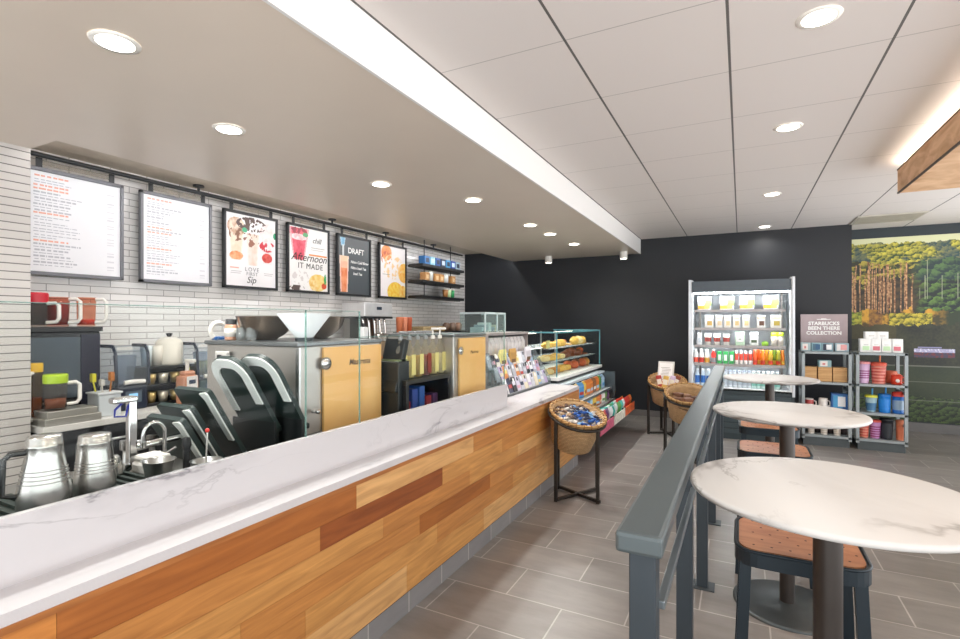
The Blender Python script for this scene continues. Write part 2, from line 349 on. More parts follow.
# forest photograph printed on the wall
def fbm(x, y, s=0, o=4): return noise.fractal(Vector((x, y, s)), 1.0, 2.0, o, noise_basis='PERLIN_ORIGINAL')
def mixc(a, b, t): t = max(0, min(1, t)); return tuple(p + (q - p) * t for p, q in zip(a, b))
MW, MZ0, MZ1 = 2.0, .14, 2.77
TRUNKS = [(R.uniform(-.01, .40), R.uniform(.79, .9), R.uniform(.002, .0042), R.uniform(.5, 1.1)) for _ in range(30)]
TRUNKS2 = [(R.uniform(.40, 1), R.uniform(.72, .9), R.uniform(.0014, .0022), .9) for _ in range(12)]
def crown(x, y, k, sq=1.0):
    """light and dark sides of rounded tree crowns"""
    d, p = noise.voronoi(Vector((x * k, y * k * sq, 3.3)))
    q = Vector((x * k, y * k * sq, 3.3)) - p[0]
    return (q.y * 1.1 - q.x * .5) + .25 - d[0] * .5
def mural(s, t):
    x, y = s * 2.0, t * 2.63
    n1 = fbm(x * 3, y * 3, 1); n2 = fbm(x * 10, y * 10, 5); n3 = fbm(x * 34, y * 34, 9, 2)
    cr = crown(x + .02 * n3, y, 9, 1.25) + .55 * n3; cs = crown(x + .03 * n3, y, 17, 1) + .6 * n3
    if t > .972 + .012 * n2 - .01 * s: return lin('#d3d3a8')
    if t > .86 + .03 * n1:
        c = mixc(lin('#2c4424'), lin('#d2c548'), .42 + .75 * cs + .35 * n2)
        c = mixc(c, lin('#2b4650'), max(0, min(.75, 2.6 * (n1 - .02) + .5 * (s - .15))))
        return c
    if t > .60 + .03 * n2 - .05 * max(0, s - .3):
        right = max(0, min(1, (s - .37 + .05 * n1) * 12))
        lc = mixc(lin('#241f16'), lin('#4e3b22'), .5 + 1.1 * n2)
        if t > .77 + .07 * n1:
            lc = mixc(lin('#33401c'), lin('#b5a23f'), .45 + .9 * cr)
            if n2 < -.12: lc = lin('#2a2a1a')
        for (q, tp, wd, br) in TRUNKS:
            if t < tp and abs(s - q - .004 * n1) < wd: lc = mixc(lin('#7a4c2c'), lin('#d0a274'), br * .6 + n3)
        rc = mixc(lin('#101f20'), lin('#5f8038'), .30 + 1.0 * cr + .25 * n1)
        if t > .76: rc = mixc(rc, lin('#27424a'), .35)
        for (q, tp, wd, br) in TRUNKS2:
            if .66 < t < tp and abs(s - q) < wd: rc = mixc(rc, lin('#a9ad8f'), .7)
        return mixc(lc, rc, right)
    if t > .52 + .02 * n2:
        b = .45 + 1.2 * n2 + .5 * n3
        c = mixc(lin('#4a3a16'), lin('#cf9a30'), b)
        if s < .10: c = mixc(c, mixc(lin('#4d6a1c'), lin('#a9b53a'), .5 + cs), .75)
        if .26 < s < .5 and t < .585: c = mixc(lin('#4f5218'), lin('#cbb93c'), .5 + cs)
        if .14 < s < .22: c = mixc(c, lin('#6a3c24'), .55)
        if s > .48: c = mixc(c, lin('#26331e'), min(1, (s - .48) * 9))
        return c
    c = mixc(lin('#161b14'), lin('#3a3c26'), .42 + .8 * n1 + .4 * n3)
    if t > .44 and s < .3: c = mixc(c, lin('#5a4f24'), .35)
    if t < .13 + .03 * n2: c = mixc(lin('#131f12'), lin('#44592a'), .45 + cs)
    elif t < .3: c = mixc(c, lin('#2b3a22'), .6)
    if .345 < t < .395 and .40 < s < .62:
        c = lin('#a9a6c6') if t > .374 else (lin('#6b3038') if n3 > .05 else lin('#41384e'))
        if t > .374 and n3 > .22: c = lin('#d9d8e6')
    if .395 < t < .405 and .42 < s < .55: c = lin('#8d8ab0')
    for q in (.115, .215, .30):
        if abs(t - q) < .0022: c = mixc(c, lin('#8a8c80'), .5)
    return c
mu = picture('mural', (1.38, 9.195, MZ0), (MW, 0, 0), (0, 0, MZ1 - MZ0), 240, 300, mural, painted(.5))
tag(mu, 'large forest hillside photograph covering the far wall on the right', 'mural')
v = thing('ceiling_vent', 'square grey return vent in ceiling before the mural', 'vent', (1.7, 8.35, CEIL))
MB().box(-.36, .36, -.3, .3, -.012, 0, .004).build('frame', mat('#b9b2a6', .6), v)
g = MB()
for k in range(9): g.box(-.33, .33, -.26 + k * .058, -.235 + k * .058, -.018, -.011)
g.build('louver', mat('#9c9688', .6), v)

# floating timber ceiling box with a light cove above it
t = thing('timber_canopy', 'suspended timber clad box glowing onto the white ceiling', 'ceiling canopy', (1.2, 5.53, 2.66))
MB().box(0, 2.1, -7, 0, 0, .2).build('cladding', grain('#c2946a', '#e6c09a', (3, 3, 9), .6), t)
e = MB().box(-.004, .012, -7, .004, .196, .206).box(-.004, .012, -7, .004, -.004, .006).box(-.004, 2.1, -.01, .004, .196, .206)
e.build('edge_trim', mat('#3b2a1e', .5), t)
MB().box(.03, .034, -6.9, -.03, .2, .236).box(.03, 2.05, -.034, -.03, .2, .236).build('light_strip', emit('#fff3e2', COVE_W), t)

# downlights
def downlight(p, where, first=None):
    label = 'round recessed downlight, ' + where
    if first: return dup(first, p, label)
    t = thing('ceiling_downlight', label, 'ceiling light', p, 'recessed downlights')
    MB().lathe([(.09, -.001), (.087, -.006), (.066, -.006)], seg=28, cap=False).build('trim_ring', mat('#f1ede6', .5), t)
    MB().cyl(.067, -.0065, -.002, seg=28).build('lens', emit('#fff6ea', 14), t)
    return t
DL = None
spots = [((-2.245, 1.14, SOF), 'largest on the lower ceiling over the counter'), ((-2.664, 1.96, SOF), 'second along the lower ceiling above the menus'),
         ((-2.62, 3.31, SOF), 'third along the lower ceiling, above the poster of berries'), ((-2.206, 4.136, SOF), 'fourth along the lower ceiling over the counter'),
         ((-2.185, 5.506, SOF), 'fifth along the lower ceiling, first of a close trio'), ((-2.18, 6.187, SOF), 'sixth along the lower ceiling, middle of a close trio'),
         ((-2.15, 7.139, SOF), 'last along the lower ceiling near the black wall'),
         ((.31, 2.71, CEIL), 'largest on the panelled ceiling'), ((.293, 4.139, CEIL), 'second along the panelled ceiling'),
         ((.294, 6.228, CEIL), 'third along the panelled ceiling'), ((.297, 8.3, CEIL), 'farthest on the panelled ceiling before the black wall'),
         ((.3, 1.2, CEIL), None), ((.3, -.4, CEIL), None), ((-2.3, -.6, SOF), None)]
for p, wh in spots:
    if wh:
        d = downlight(p, wh, DL); DL = DL or d
    ld = bpy.data.lights.new('downlight_beam', 'AREA'); ld.shape = 'DISK'; ld.size = .15; ld.energy = DOWNLIGHT_W * (2.6 if p[2] < CEIL else 1); ld.color = (1, .975, .94); ld.spread = math.radians(150)
    lo = bpy.data.objects.new('downlight_beam', ld); C.objects.link(lo); lo.location = (p[0], p[1], p[2] - .012)
# two wall washers tight against the black wall
for i, (x, wh) in enumerate(((-2.95, 'left of the two small cylinders at the black wall'), (-1.68, 'right of the two small cylinders at the black wall'))):
    t = thing('wall_washer', 'small white cylinder spotlight, ' + wh, 'ceiling light', (x, 8.3, SOF), 'wall washer spotlights')
    MB().cyl(.06, -.11, 0, seg=18).build('housing', mat('#e8e4de', .5), t)
    MB().cyl(.05, -.114, -.109, seg=18).build('lens', emit('#fff6ea', 6), t)

t = thing('slot_light', 'concealed light strip in the slot above the menu boards', 'light strip', (-3.87, 0, 2.80))
MB().box(-.03, .03, 1.7, 8.4, .02, .06).build('channel', mat('#d8d4cc', .5), t)
MB().box(-.026, .026, 1.72, 8.38, .0, .02).build('diffuser', emit('#fbfcff', SLOT_W), t)

# ================================================================== COUNTER
XF = -1.57; YE = 5.38
root = thing('service_counter', 'long service counter with oak plank front and grey tile kick', 'counter', (0, 0, 0))
tones = dict(a='#a5642a', b='#cd9655', c='#c08446', d='#935021', e='#d9aa70', f='#c4803e', g='#a8652c')
rows = [(.69, .80, [(-2, 'f'), (.66, 'g'), (1.806, 'e'), (2.95, 'c'), (4.2, 'b'), (5.0, 'c')]),
        (.585, .69, [(-2, 'g'), (.2, 'c'), (1.58, 'd'), (2.56, 'b'), (3.4, 'c'), (4.3, 'f')]),
        (.485, .585, [(-2, 'c'), (.9, 'b'), (2.0, 'c'), (2.9, 'b'), (3.7, 'e'), (4.6, 'c')]),
        (.38, .485, [(-2, 'b'), (1.2, 'c'), (2.32, 'a'), (3.2, 'c'), (4.1, 'b'), (4.9, 'f')]),
        (.265, .38, [(-2, 'c'), (1.5, 'b'), (2.5, 'c'), (3.6, 'b'), (4.5, 'c')]),
        (.12, .265, [(-2, 'e'), (2.2, 'b'), (3.1, 'e'), (4.4, 'b')])]
mb = MB()
for z0, z1, pl in rows:
    for k, (y0, tn) in enumerate(pl):
        y1 = pl[k + 1][0] if k + 1 < len(pl) else YE
        mb.c = lin(tones[tn]); mb.box(XF - .02, XF, y0 + .0006, y1 - .0006, z0 + .0006, z1 - .0006)
mb.c = lin('#b0713a'); mb.box(XF - .02, XF + .004, -2, YE, .80, .818)
mb.c = lin('#2c1c10'); mb.box(XF - .03, XF - .006, -2, YE, .112, .80)
mb.c = lin('#c4803e'); mb.box(-2.0, XF, YE, YE + .02, .12, .818)
mb.build('wood_front', painted(.42, (20, 2.2, 26)), root)
kick = bricks('#8b8a8a', '#7f7e80', '#b3b0ac', .333, .2, .004, 'YZ', .45, (.1, .08), 0, .2, .15)
MB().box(XF - .03, XF - .008, -2, YE, 0, .113).build('kick_tile', kick, root)
MB().box(-1.742, XF - .03, -2, YE, 0, .80).box(-2.7, -1.742, 3.84, YE, 0, .80).build('carcass', mat('#4b4540', .7), root)
mm = marble('#cecccf', '#66646c', 1.5, .25, 3.0, .9)
t = MB(); t.box(-1.735, XF, -2, 3.83, .818, .85)
t.prism([(-2.7, 3.83), (XF, 3.83), (XF, YE + .03), (-1.60, YE + .06), (-2.7, YE + .06)], .818, .85)
ct = t.build('marble_ledge', mm, root)
MB().box(-1.745, -1.72, -2, 3.83, .85, 1.034).build('marble_upstand', mm, root)

# glass screen along the counter
t = thing('glass_screen', 'clear glass guard standing on the marble upstand', 'glass screen', (-1.735, 0, 1.034))
for (y0, y1, h) in ((-2, 1.66, .571), (1.665, 2.02, .571), (2.025, 3.8, .44)):
    p = MB().box(-.004, .004, y0, y1, 0, h).build('glass_panel', GLASS, t)
    e = MB().box(-.0042, .0042, y1 - .003, y1, 0, h).box(-.0042, .0042, y0, y1, h - .003, h)
    e.build('polished_edge', clear('#b9d6d0', .3, haze=.25), p)

# work surfaces behind the upstand
t = thing('sink_counter', 'dark work deck with drainers and sink behind the marble upstand', 'counter', (0, 0, 0))
MB().box(-2.47, -1.748, -2, 1.42, .90, .93, .004).build('worktop', mat('#8d8b88', .35, .8), t)
MB().box(-2.45, -1.78, -2, 1.41, .0, .90).build('cabinet', mat('#1d2023', .6), t)
t = thing('machine_counter', 'counter carrying the wood fronted machines behind the glass', 'counter', (0, 0, 0))
MB().box(-2.92, -1.748, 1.93, 3.8, .90, .93, .004).build('worktop', mat('#77757a', .4, .5), t)
MB().box(-2.82, -1.78, 1.95, 3.79, .0, .90).build('cabinet', mat('#1d2023', .6), t)
BZ = .86
t = thing('back_counter', 'white topped back counter running under the tile wall', 'counter', (0, 0, 0))
MB().box(-4.79, -4.03, 1.62, 8.2, BZ - .045, BZ, .004).build('worktop', mat('#d9d5d0', .35), t)
MB().box(-4.79, -4.08, 1.64, 8.2, .0, BZ - .045).build('cabinet', mat('#191b1e', .5), t)
for k in range(6): MB().tube([(-4.065, 1.9 + k * 1.0, .7), (-4.065, 2.2 + k * 1.0, .7)], .008).build('handle', STEEL, t)

# ================================================================== HANDRAIL
t = thing('handrail', 'grey painted guard rail dividing the queue from the tables', 'railing', (-.208, 0, 0))
RAILM = mat('#5b6568', .36, .35, .03, 3)
MB().box(-.053, .053, 1.185, 6.2, 1.017, 1.067, .01).build('top_rail', RAILM, t)
MB().box(.03, .05, 1.25, 6.15, .875, .895, .003).build('lower_rail', mat('#7d868b', .3, .6), t)
for y in (1.235, 2.2, 3.24, 4.3, 5.3, 6.12):
    p = MB().box(-.024, .036, y - .03, y + .03, .006, 1.017, .003).build('post', mat('#3d464d', .4, .3), t)
    MB().box(-.05, .072, y - .055, y + .055, 0, .008, .002).build('foot_plate', mat('#4b5256', .4, .5), p)

# ================================================================== TABLES AND STOOLS
tm = marble('#d2d1cf', '#6c6661', 1.2, .42, 7.9, 1.0)
def table(loc, label, first=None, rz=0):
    if first: return dup(first, loc, label, None, rz)
    t = thing('bistro_table', label, 'table', loc, 'round marble bar tables', rz)
    MB().lathe([(0, 1.04), (.352, 1.04), (.365, 1.044), (.37, 1.051), (.368, 1.06), (.36, 1.063), (0, 1.063)], seg=64).build('tabletop', tm, t)
    MB().lathe([(.2, 1.032), (.2, 1.04), (0, 1.04)], seg=24).build('mounting_plate', mat('#2f3133', .5, .5), t)
    MB().cyl(.037, .02, 1.032, seg=24).build('column', mat('#4a4542', .4, .7), t)
    MB().lathe([(.265, 0), (.265, .012), (.25, .018), (.06, .024), (.037, .03)], seg=48).build('base', mat('#565c5e', .4, .7), t)
    return t
T1 = table((.224, 1.77, 0), 'nearest round white marble table, beside the open end of the rail')
table((.224, 3.224, 0), 'middle round marble table of the row along the rail', T1, .9)
table((.224, 5.1, 0), 'farthest round marble table, before the drinks fridge', T1, 2.2)

def rrect(w, d, r, n=5, taper=1.0):
    P = []
    for cx, cy_, a0 in ((w / 2 - r, d / 2 - r, 0), (-w / 2 + r, d / 2 - r, 90), (-w / 2 + r, -d / 2 + r, 180), (w / 2 - r, -d / 2 + r, 270)):
        for k in range(n + 1):
            a = math.radians(a0 + 90 * k / n); P.append((cx + r * math.cos(a), cy_ + r * math.sin(a)))
    return [(x * (1 + (taper - 1) * (.5 - y / d)), y) for x, y in P]
def stool(loc, label, first=None, rz=0):
    if first: return dup(first, loc, label, None, rz)
    t = thing('bar_stool', label, 'stool', loc, 'backless bar stools under the tables', rz)
    fr = mat('#27323a', .4, .4)
    MB().prism(rrect(.40, .36, .07), .70, .75).build('seat_frame', fr, t)
    s = MB().prism(rrect(.372, .332, .06), .748, .757); s.cur = 1
    for i in range(6):
        for j in range(5): s.cyl(.0042, .757, .7574, (-.14 + i * .056 + (.028 if j % 2 else 0) * 1, -.12 + j * .06, 0), 8)
    s.build('seat', [grain('#a8673f', '#c08257', (5, 22, 5), .4), mat('#3a2115', .6)], t)
    rim = [(x, y, .752) for x, y in rrect(.395, .355, .068)]
    MB().tube(rim, .006, 6, True).build('seat_rim', fr, t)
    for sx in (-1, 1):
        for sy in (-1, 1):
            MB().bar((sx * .195, sy * .175, 0), (sx * .165, sy * .145, .705), .036, .028).build('leg', fr, t)
    for zz in (.22, .34):
        q = .195 - .03 * zz / .7; qy = .175 - .03 * zz / .7
        if zz < .3: bars = [(-q, q, -qy - .008, -qy + .008), (-q, q, qy - .008, qy + .008)]
        else: bars = [(-q - .008, -q + .008, -qy, qy), (q - .008, q + .008, -qy, qy), (-q, q, -qy - .008, -qy + .008)]
        for x0, x1, y0, y1 in bars: MB().box(x0, x1, y0, y1, zz - .014, zz + .014).build('footrest', fr, t)
    return t
S1 = stool((.18, 2.17, 0), 'nearest brown seated stool, under the large near table')
stool((.18, 3.68, 0), 'brown seated stool just beyond the middle table', S1)
stool((.185, 4.50, 0), 'farthest brown seated stool, by the small far table', S1)

# ================================================================== WICKER BASKET STANDS
WK = wicker('#e6c394', '#95693a'); WK2 = wicker('#d3aa70', '#86602f')
def tilt(zr): return Matrix.Translation((0, 0, zr)) @ Matrix.Rotation(math.radians(20), 4, Vector((.62, .78, 0))) @ Matrix.Translation((0, 0, -zr))
def basket_stand(loc, r, zr, label, first=None, rz=0):
    if first: return dup(first, loc, label, None, rz)
    t = thing('basket_stand', label, 'basket', loc, 'wicker basket stands', rz)
    d = .33; T = tilt(zr)
    MB().lathe([(0, zr - d), (r * .62, zr - d), (r * .72, zr - d + .02), (r * .92, zr - .04), (r * .95, zr), (r * .90, zr), (r * .86, zr - .04), (r * .66, zr - d + .04), (0, zr - d + .03)], seg=40, M=T).build('basket', WK, t)
    ring = lambda q, z, n: [T @ Vector((r * q * math.cos(2 * PI * k / n), r * q * math.sin(2 * PI * k / n), z)) for k in range(n)]
    rim = MB().tube(ring(.96, zr, 48), .014, 8, True).build('rolled_rim', WK2, t)
    for k in range(24):
        a = 2 * PI * k / 24; M = T @ Matrix.Translation((r * .96 * math.cos(a), r * .96 * math.sin(a), zr)) @ Matrix.Rotation(a, 4, 'Z')
        MB().box(-.0152, .0152, -.004, .004, -.0152, .0152, 0, M).build('binding', mat('#94683a', .7), rim)
    fm = mat('#35312d', .45, .6)
    MB().tube(ring(.99, zr - .035, 40), .013, 8, True).build('support_ring', fm, t)
    for k in range(4):
        a = math.radians(-28 + 90 * k); p = T @ Vector((r * math.cos(a), r * math.sin(a), zr - .035)); x, y = p.x, p.y
        MB().box(x - .013, x + .013, y - .013, y + .013, 0, p.z).build('leg', fm, t)
    br = MB()
    for k in range(2):
        a = math.radians(-28 + 90 * k); x, y = r * math.cos(a), r * math.sin(a); n = Vector((-y, x, 0)).normalized() * .012
        br.add([Vector((sx_ * x, sx_ * y, zz)) + n * q for sx_ in (-1, 1) for q in (-1, 1) for zz in (.01, .034)], [(0, 1, 3, 2), (4, 6, 7, 5), (0, 4, 5, 1), (2, 3, 7, 6), (0, 2, 6, 4), (1, 5, 7, 3)])
    br.build('cross_brace', fm, t)
    return t
B1 = basket_stand((-1.29, 4.40, 0), .255, .74, 'wicker basket of wrapped treats standing against the oak counter front')
basket_stand((-.905, 7.4, 0), .255, .74, 'wicker basket with a framed sign, by the black wall', B1, -.64)
basket_stand((-.535, 6.2, 0), .255, .74, 'wicker basket of brown packets half hidden behind the rail', B1, -.64)
# wrapped treats in the first basket
fill = MB().lathe([(0, .03), (.19, .03), (.215, .0), (.2, -.02), (0, -.02)], seg=24)
CAND = [('blue', '#2f5fae'), ('navy', '#2b3350'), ('brown', '#5a443c'), ('white', '#dcd6cf'), ('light blue', '#7fb0dc'), ('tan', '#b99a78')]
def treat(col):
    m_ = MB().blob((0, 0, 0), .026, .018, .013, 8, .3)
    for sx in (-1, 1): m_.add([(sx * .022, 0, 0), (sx * .045, -.018, .004), (sx * .045, .018, -.002), (sx * .043, 0, .009)], [(0, 1, 3), (0, 3, 2)])
    return m_
tm_cache = {}
n = 0
for ring, cnt in ((.03, 5), (.085, 13), (.14, 21), (.19, 28)):
    for k in range(cnt):
        a = 2 * PI * k / cnt + ring * 7 + R.uniform(-.1, .1); rr = ring + R.uniform(-.015, .012)
        blueish = (math.cos(a) * rr > .0) or R.random() < .2
        cn, ch = R.choice([CAND[0], CAND[4], CAND[0], CAND[3], CAND[1]]) if blueish else R.choice([CAND[2], CAND[1], CAND[3], CAND[5]])
        p = Vector((-1.29, 4.40, 0)) + tilt(.74) @ Vector((rr * math.cos(a), rr * math.sin(a), .70 + .03 * (1 - ring / .19) + R.uniform(0, .014)))
        if cn not in tm_cache:
            o = treat(ch).build('wrapped_treat', mat(ch, .3), None, p); tm_cache[cn] = o
        else:
            o = tm_cache[cn].copy(); C.objects.link(o); o.location = p
        o.rotation_euler = (R.uniform(-.4, .4), R.uniform(-.4, .4), R.uniform(0, 6))
        tag(o, 'small %s wrapped treat heaped in the wicker basket by the counter' % cn, 'treat', cn + ' wrapped treats in the near basket')
o = fill.build('paper_filling', mat('#b9b2a8', .8), None, Vector((-1.29, 4.40, 0)) + tilt(.74) @ Vector((0, 0, .67))); o.rotation_euler = tilt(0).to_euler(); tag(o, 'crumpled paper filling under the treats in the near basket', 'paper filling')
# second basket: framed sign and packets
t = thing('framed_sign', 'white framed notice standing in the wicker basket by the black wall', 'sign', (-.95, 7.50, .64), None, -.15)
M = rot('X', -14)
MB().box(-.11, .11, -.008, .008, 0, .36, .003, M).build('frame', mat('#d9d6d2', .5), t)
pa = MB().box(-.09, .09, -.0105, -.0085, .03, .335, 0, M); pa.build('paper', mat('#f2efee', .6), t)
ln = MB()
for k in range(9): ln.box(-.07 + R.uniform(0, .02), .07 - R.uniform(0, .03), -.0112, -.0104, .10 + k * .021, .106 + k * .021, 0, M)
ln.build('printed_line', mat('#9a948f', .6), t)
for i, (dx, dy, cl, cn, lean) in enumerate(((-.08, -.1, '#b5403a', 'red and cream', -12), (-.015, -.13, '#d9b25c', 'yellow and red', 10), (.06, -.09, '#cdb9d2', 'lilac', 14), (.10, .02, '#8d4b34', 'brown', 25))):
    m_ = MB().box(-.035, .035, -.02, .02, -.05, .12, .012, rot('Y', lean)); m_.cur = 1; m_.box(-.03, .03, -.0215, -.0195, .0, .07, 0, rot('Y', lean))
    o = m_.build('snack_pouch', [mat(cl, .4), mat('#efe6da', .5)], None, (-.905 + dx, 7.4 + dy, .70))
    tag(o, '%s snack pouch in the wicker basket beside the framed notice' % cn, 'snack')
for i, (dx, dy, cl) in enumerate(((-.1, -.05, '#6b4a38'), (.0, -.09, '#7a5644'), (.08, .0, '#5d4134'), (-.02, .07, '#8b6a55'), (-.11, .08, '#6f4d3c'))):
    o = MB().box(-.055, .055, -.04, .04, -.025, .03, .012, rot('Z', i * 37)).build('coffee_packet', mat(cl, .45), None, (-.535 + dx, 6.2 + dy, .66 + .01 * i))
    tag(o, 'brown packet lying in the wicker basket behind the rail', 'packet', 'brown packets in the basket behind the rail')
o = MB().lathe([(0, 0), (.185, 0), (.2, -.03), (0, -.03)], seg=20).build('paper_filling', mat('#7d6147', .8), None, (-.535, 6.2, .64)); o.rotation_euler = tilt(0).to_euler(); tag(o, 'brown paper filling in the wicker basket behind the rail', 'paper filling')
o = MB().lathe([(0, 0), (.185, 0), (.2, -.03), (0, -.03)], seg=20).build('paper_filling', mat('#8d6f50', .8), None, (-.905, 7.4, .645)); o.rotation_euler = tilt(0).to_euler(); tag(o, 'paper filling under the framed notice in its basket', 'paper filling')

# ================================================================== MENU BOARDS
FRM = mat('#2e3033', .4, .3)
t = thing('board_track', 'black tube the menu boards and shelf hang from, under the soffit', 'rail', (-4.66, 0, 2.80))
MB().tube([(0, 1.6, 0), (0, 8.3, 0)], .018, 8).build('tube', FRM, t)
for y in (1.68, 3.1, 4.9, 6.0, 7.3):
    p = MB().cyl(.05, .055, .07, (0, y, 0), 12).build('ceiling_plate', FRM, t); MB().cyl(.012, 0, .06, (0, y, 0), 8).build('drop_rod', FRM, t)
BX = -4.70
def ell(s, t, cx, cy_, rx, ry): return ((s - cx) / rx) ** 2 + ((t - cy_) / ry) ** 2
def paper_menu(seed):
    rr = random.Random(seed); lines = []; y = .955
    while y > .05:
        head = rr.random() < .14 or y > .94
        lines.append((y, .05, .05 + (.36 if head else rr.uniform(.2, .5)), head)); y -= .03 if not head else .034
    def f(s, t):
        c = lin('#f0f0f4')
        for y, a, b, head in lines:
            if abs(t - y) < (.008 if head else .0055):
                k = math.sin(s * 210 + y * 900) + math.sin(s * 97)
                if a < s < b and k > -.9: return lin('#eaab99') if head else lin('#bcbcc5')
                if .84 < s < .93 and not head and rr is not None and math.sin(y * 333) > -.4: return lin('#d6d6dc')
        return c
    return f
def blobs(base, items):
    def f(s, t):
        c = lin(base)
        for it in items:
            k = it[0]
            if k == 'e':
                _, cx, cy_, rx, ry, col, tex = it; q = ell(s, t, cx, cy_, rx, ry)
                if q < 1:
                    c = lin(col)
                    if tex: c = mixc(c, lin(tex), .5 + .9 * fbm(s * 14, t * 14, 3, 3))
            elif k == 'c':      # a cup: top y, bottom y, half widths
                _, cx, y1, y0, w1, w0, col, col2 = it
                if y0 < t < y1:
                    w_ = w0 + (w1 - w0) * (t - y0) / (y1 - y0)
                    if abs(s - cx) < w_: c = mixc(lin(col), lin(col2), .5 + .8 * fbm(s * 10, t * 10, 7, 3)); c = mixc(c, (1, 1, 1), .35 if abs(s - cx) > w_ * .8 else 0)
            elif k == 'r':
                _, x0, x1, y0, y1, col = it
                if x0 < s < x1 and y0 < t < y1: c = lin(col)
            elif k == 's':      # splatter
                _, cx, cy_, rx, ry, col, th = it
                if ell(s, t, cx, cy_, rx, ry) < 1 and fbm(s * 11, t * 11, 11, 3) > th: c = lin(col)
        return c
    return f
P3 = blobs('#f1eeef', [('c', .2, .82, .36, .15, .1, '#e8cbb0', '#f3e4d4'), ('c', .52, .75, .3, .14, .09, '#f0e2da', '#e3c9b8'), ('c', .83, .78, .34, .17, .11, '#f3dcdc', '#f7efef'),
     ('e', .2, .82, .17, .13, '#eadbca', '#b98a68'), ('e', .83, .80, .17, .14, '#f6efee', '#e9d2d0'), ('s', .5, .88, .3, .1, '#4a2f28', -.05), ('s', .5, .66, .16, .1, '#8d5a48', .05),
     ('s', .22, .72, .16, .1, '#7d5138', .08), ('e', .2, .42, .13, .06, '#e9b98f', '#d9824e'), ('s', .82, .6, .16, .08, '#c2323e', .02), ('e', .82, .43, .11, .07, '#d9665e', '#b8322f'),
     ('e', .36, .79, .05, .035, '#3aa57a', None), ('e', .99, .77, .04, .05, '#2f9f6f', None), ('e', .17, .25, .1, .008, '#e2a79a', None), ('r', .1, .3, .2, .208, '#b9b4b6'), ('r', .09, .28, .175, .182, '#b9b4b6'), ('r', .75, .95, .2, .207, '#b9b4b6'), ('r', .76, .93, .175, .182, '#b9b4b6')])
P4 = blobs('#f1eeec', [('c', .25, .98, .48, .25, .13, '#c82f45', '#e2657a'), ('s', .25, .9, .22, .1, '#8d1d33', .03), ('e', .24, .84, .2, .05, '#f0d9da', '#e39aa2'), ('e', .41, .89, .07, .035, '#3f9a5f', None),
     ('r', .5, .98, .565, .595, '#e79a62'), ('e', .74, .14, .24, .14, '#edc05c', '#f2dc9c'), ('e', .62, .1, .1, .09, '#e7b04a', '#f7e6b0'), ('e', .9, .09, .07, .05, '#d9522e', None), ('e', .93, .2, .03, .09, '#2f9d55', None), ('s', .3, .2, .22, .12, '#d9d2d0', .12), ('s', .2, .02, .2, .06, '#5a4a44', .0),
     ('r', .55, .92, .70, .706, '#8d8a88'), ('r', .55, .88, .665, .671, '#b0adab')])
P5 = blobs('#4a5055', [('c', .18, .66, .03, .14, .11, '#e8a98f', '#f0c3a4'), ('r', .07, .29, .57, .66, '#e7c7a8'), ('c', .14, .98, .84, .08, .05, '#6da4c6', '#8fc0dc'), ('r', .13, .18, .66, .86, '#cfd6d8'), ('c', .18, .45, .03, .12, .09, '#d9784a', '#e89a70')])
P6 = blobs('#f3ecec', [('e', .25, .86, .2, .15, '#e07a3a', '#eda25c'), ('s', .25, .75, .2, .14, '#c9562a', .05), ('e', .95, .5, .24, .2, '#f0a63f', '#f6cf7a'), ('e', .6, .1, .32, .2, '#f0b52e', '#f7dc6c'), ('e', .9, .1, .16, .14, '#eda93a', '#f7d98a'), ('s', .5, .6, .4, .25, '#f3cf9a', .12), ('r', .1, .38, .43, .436, '#8d8a88'), ('r', .1, .34, .47, .476, '#8d8a88')])
boards = [(1.775, paper_menu(3), 'white printed drinks menu board beside the tiled pier'), (2.587, paper_menu(8), 'white printed menu board second from the tiled pier'),
          (3.395, P3, 'poster of three iced drinks with dark frame'), (4.212, P4, 'poster of a red berry drink with Afternoon lettering'),
          (5.03, P5, 'dark grey DRAFT poster with one tall iced drink'), (5.895, P6, 'poster of orange fruit beside the hanging shelves')]
INK = mat('#2d2a2b', .5); INKW = mat('#f4f4f2', .5); INKG = mat('#8c898c', .5)
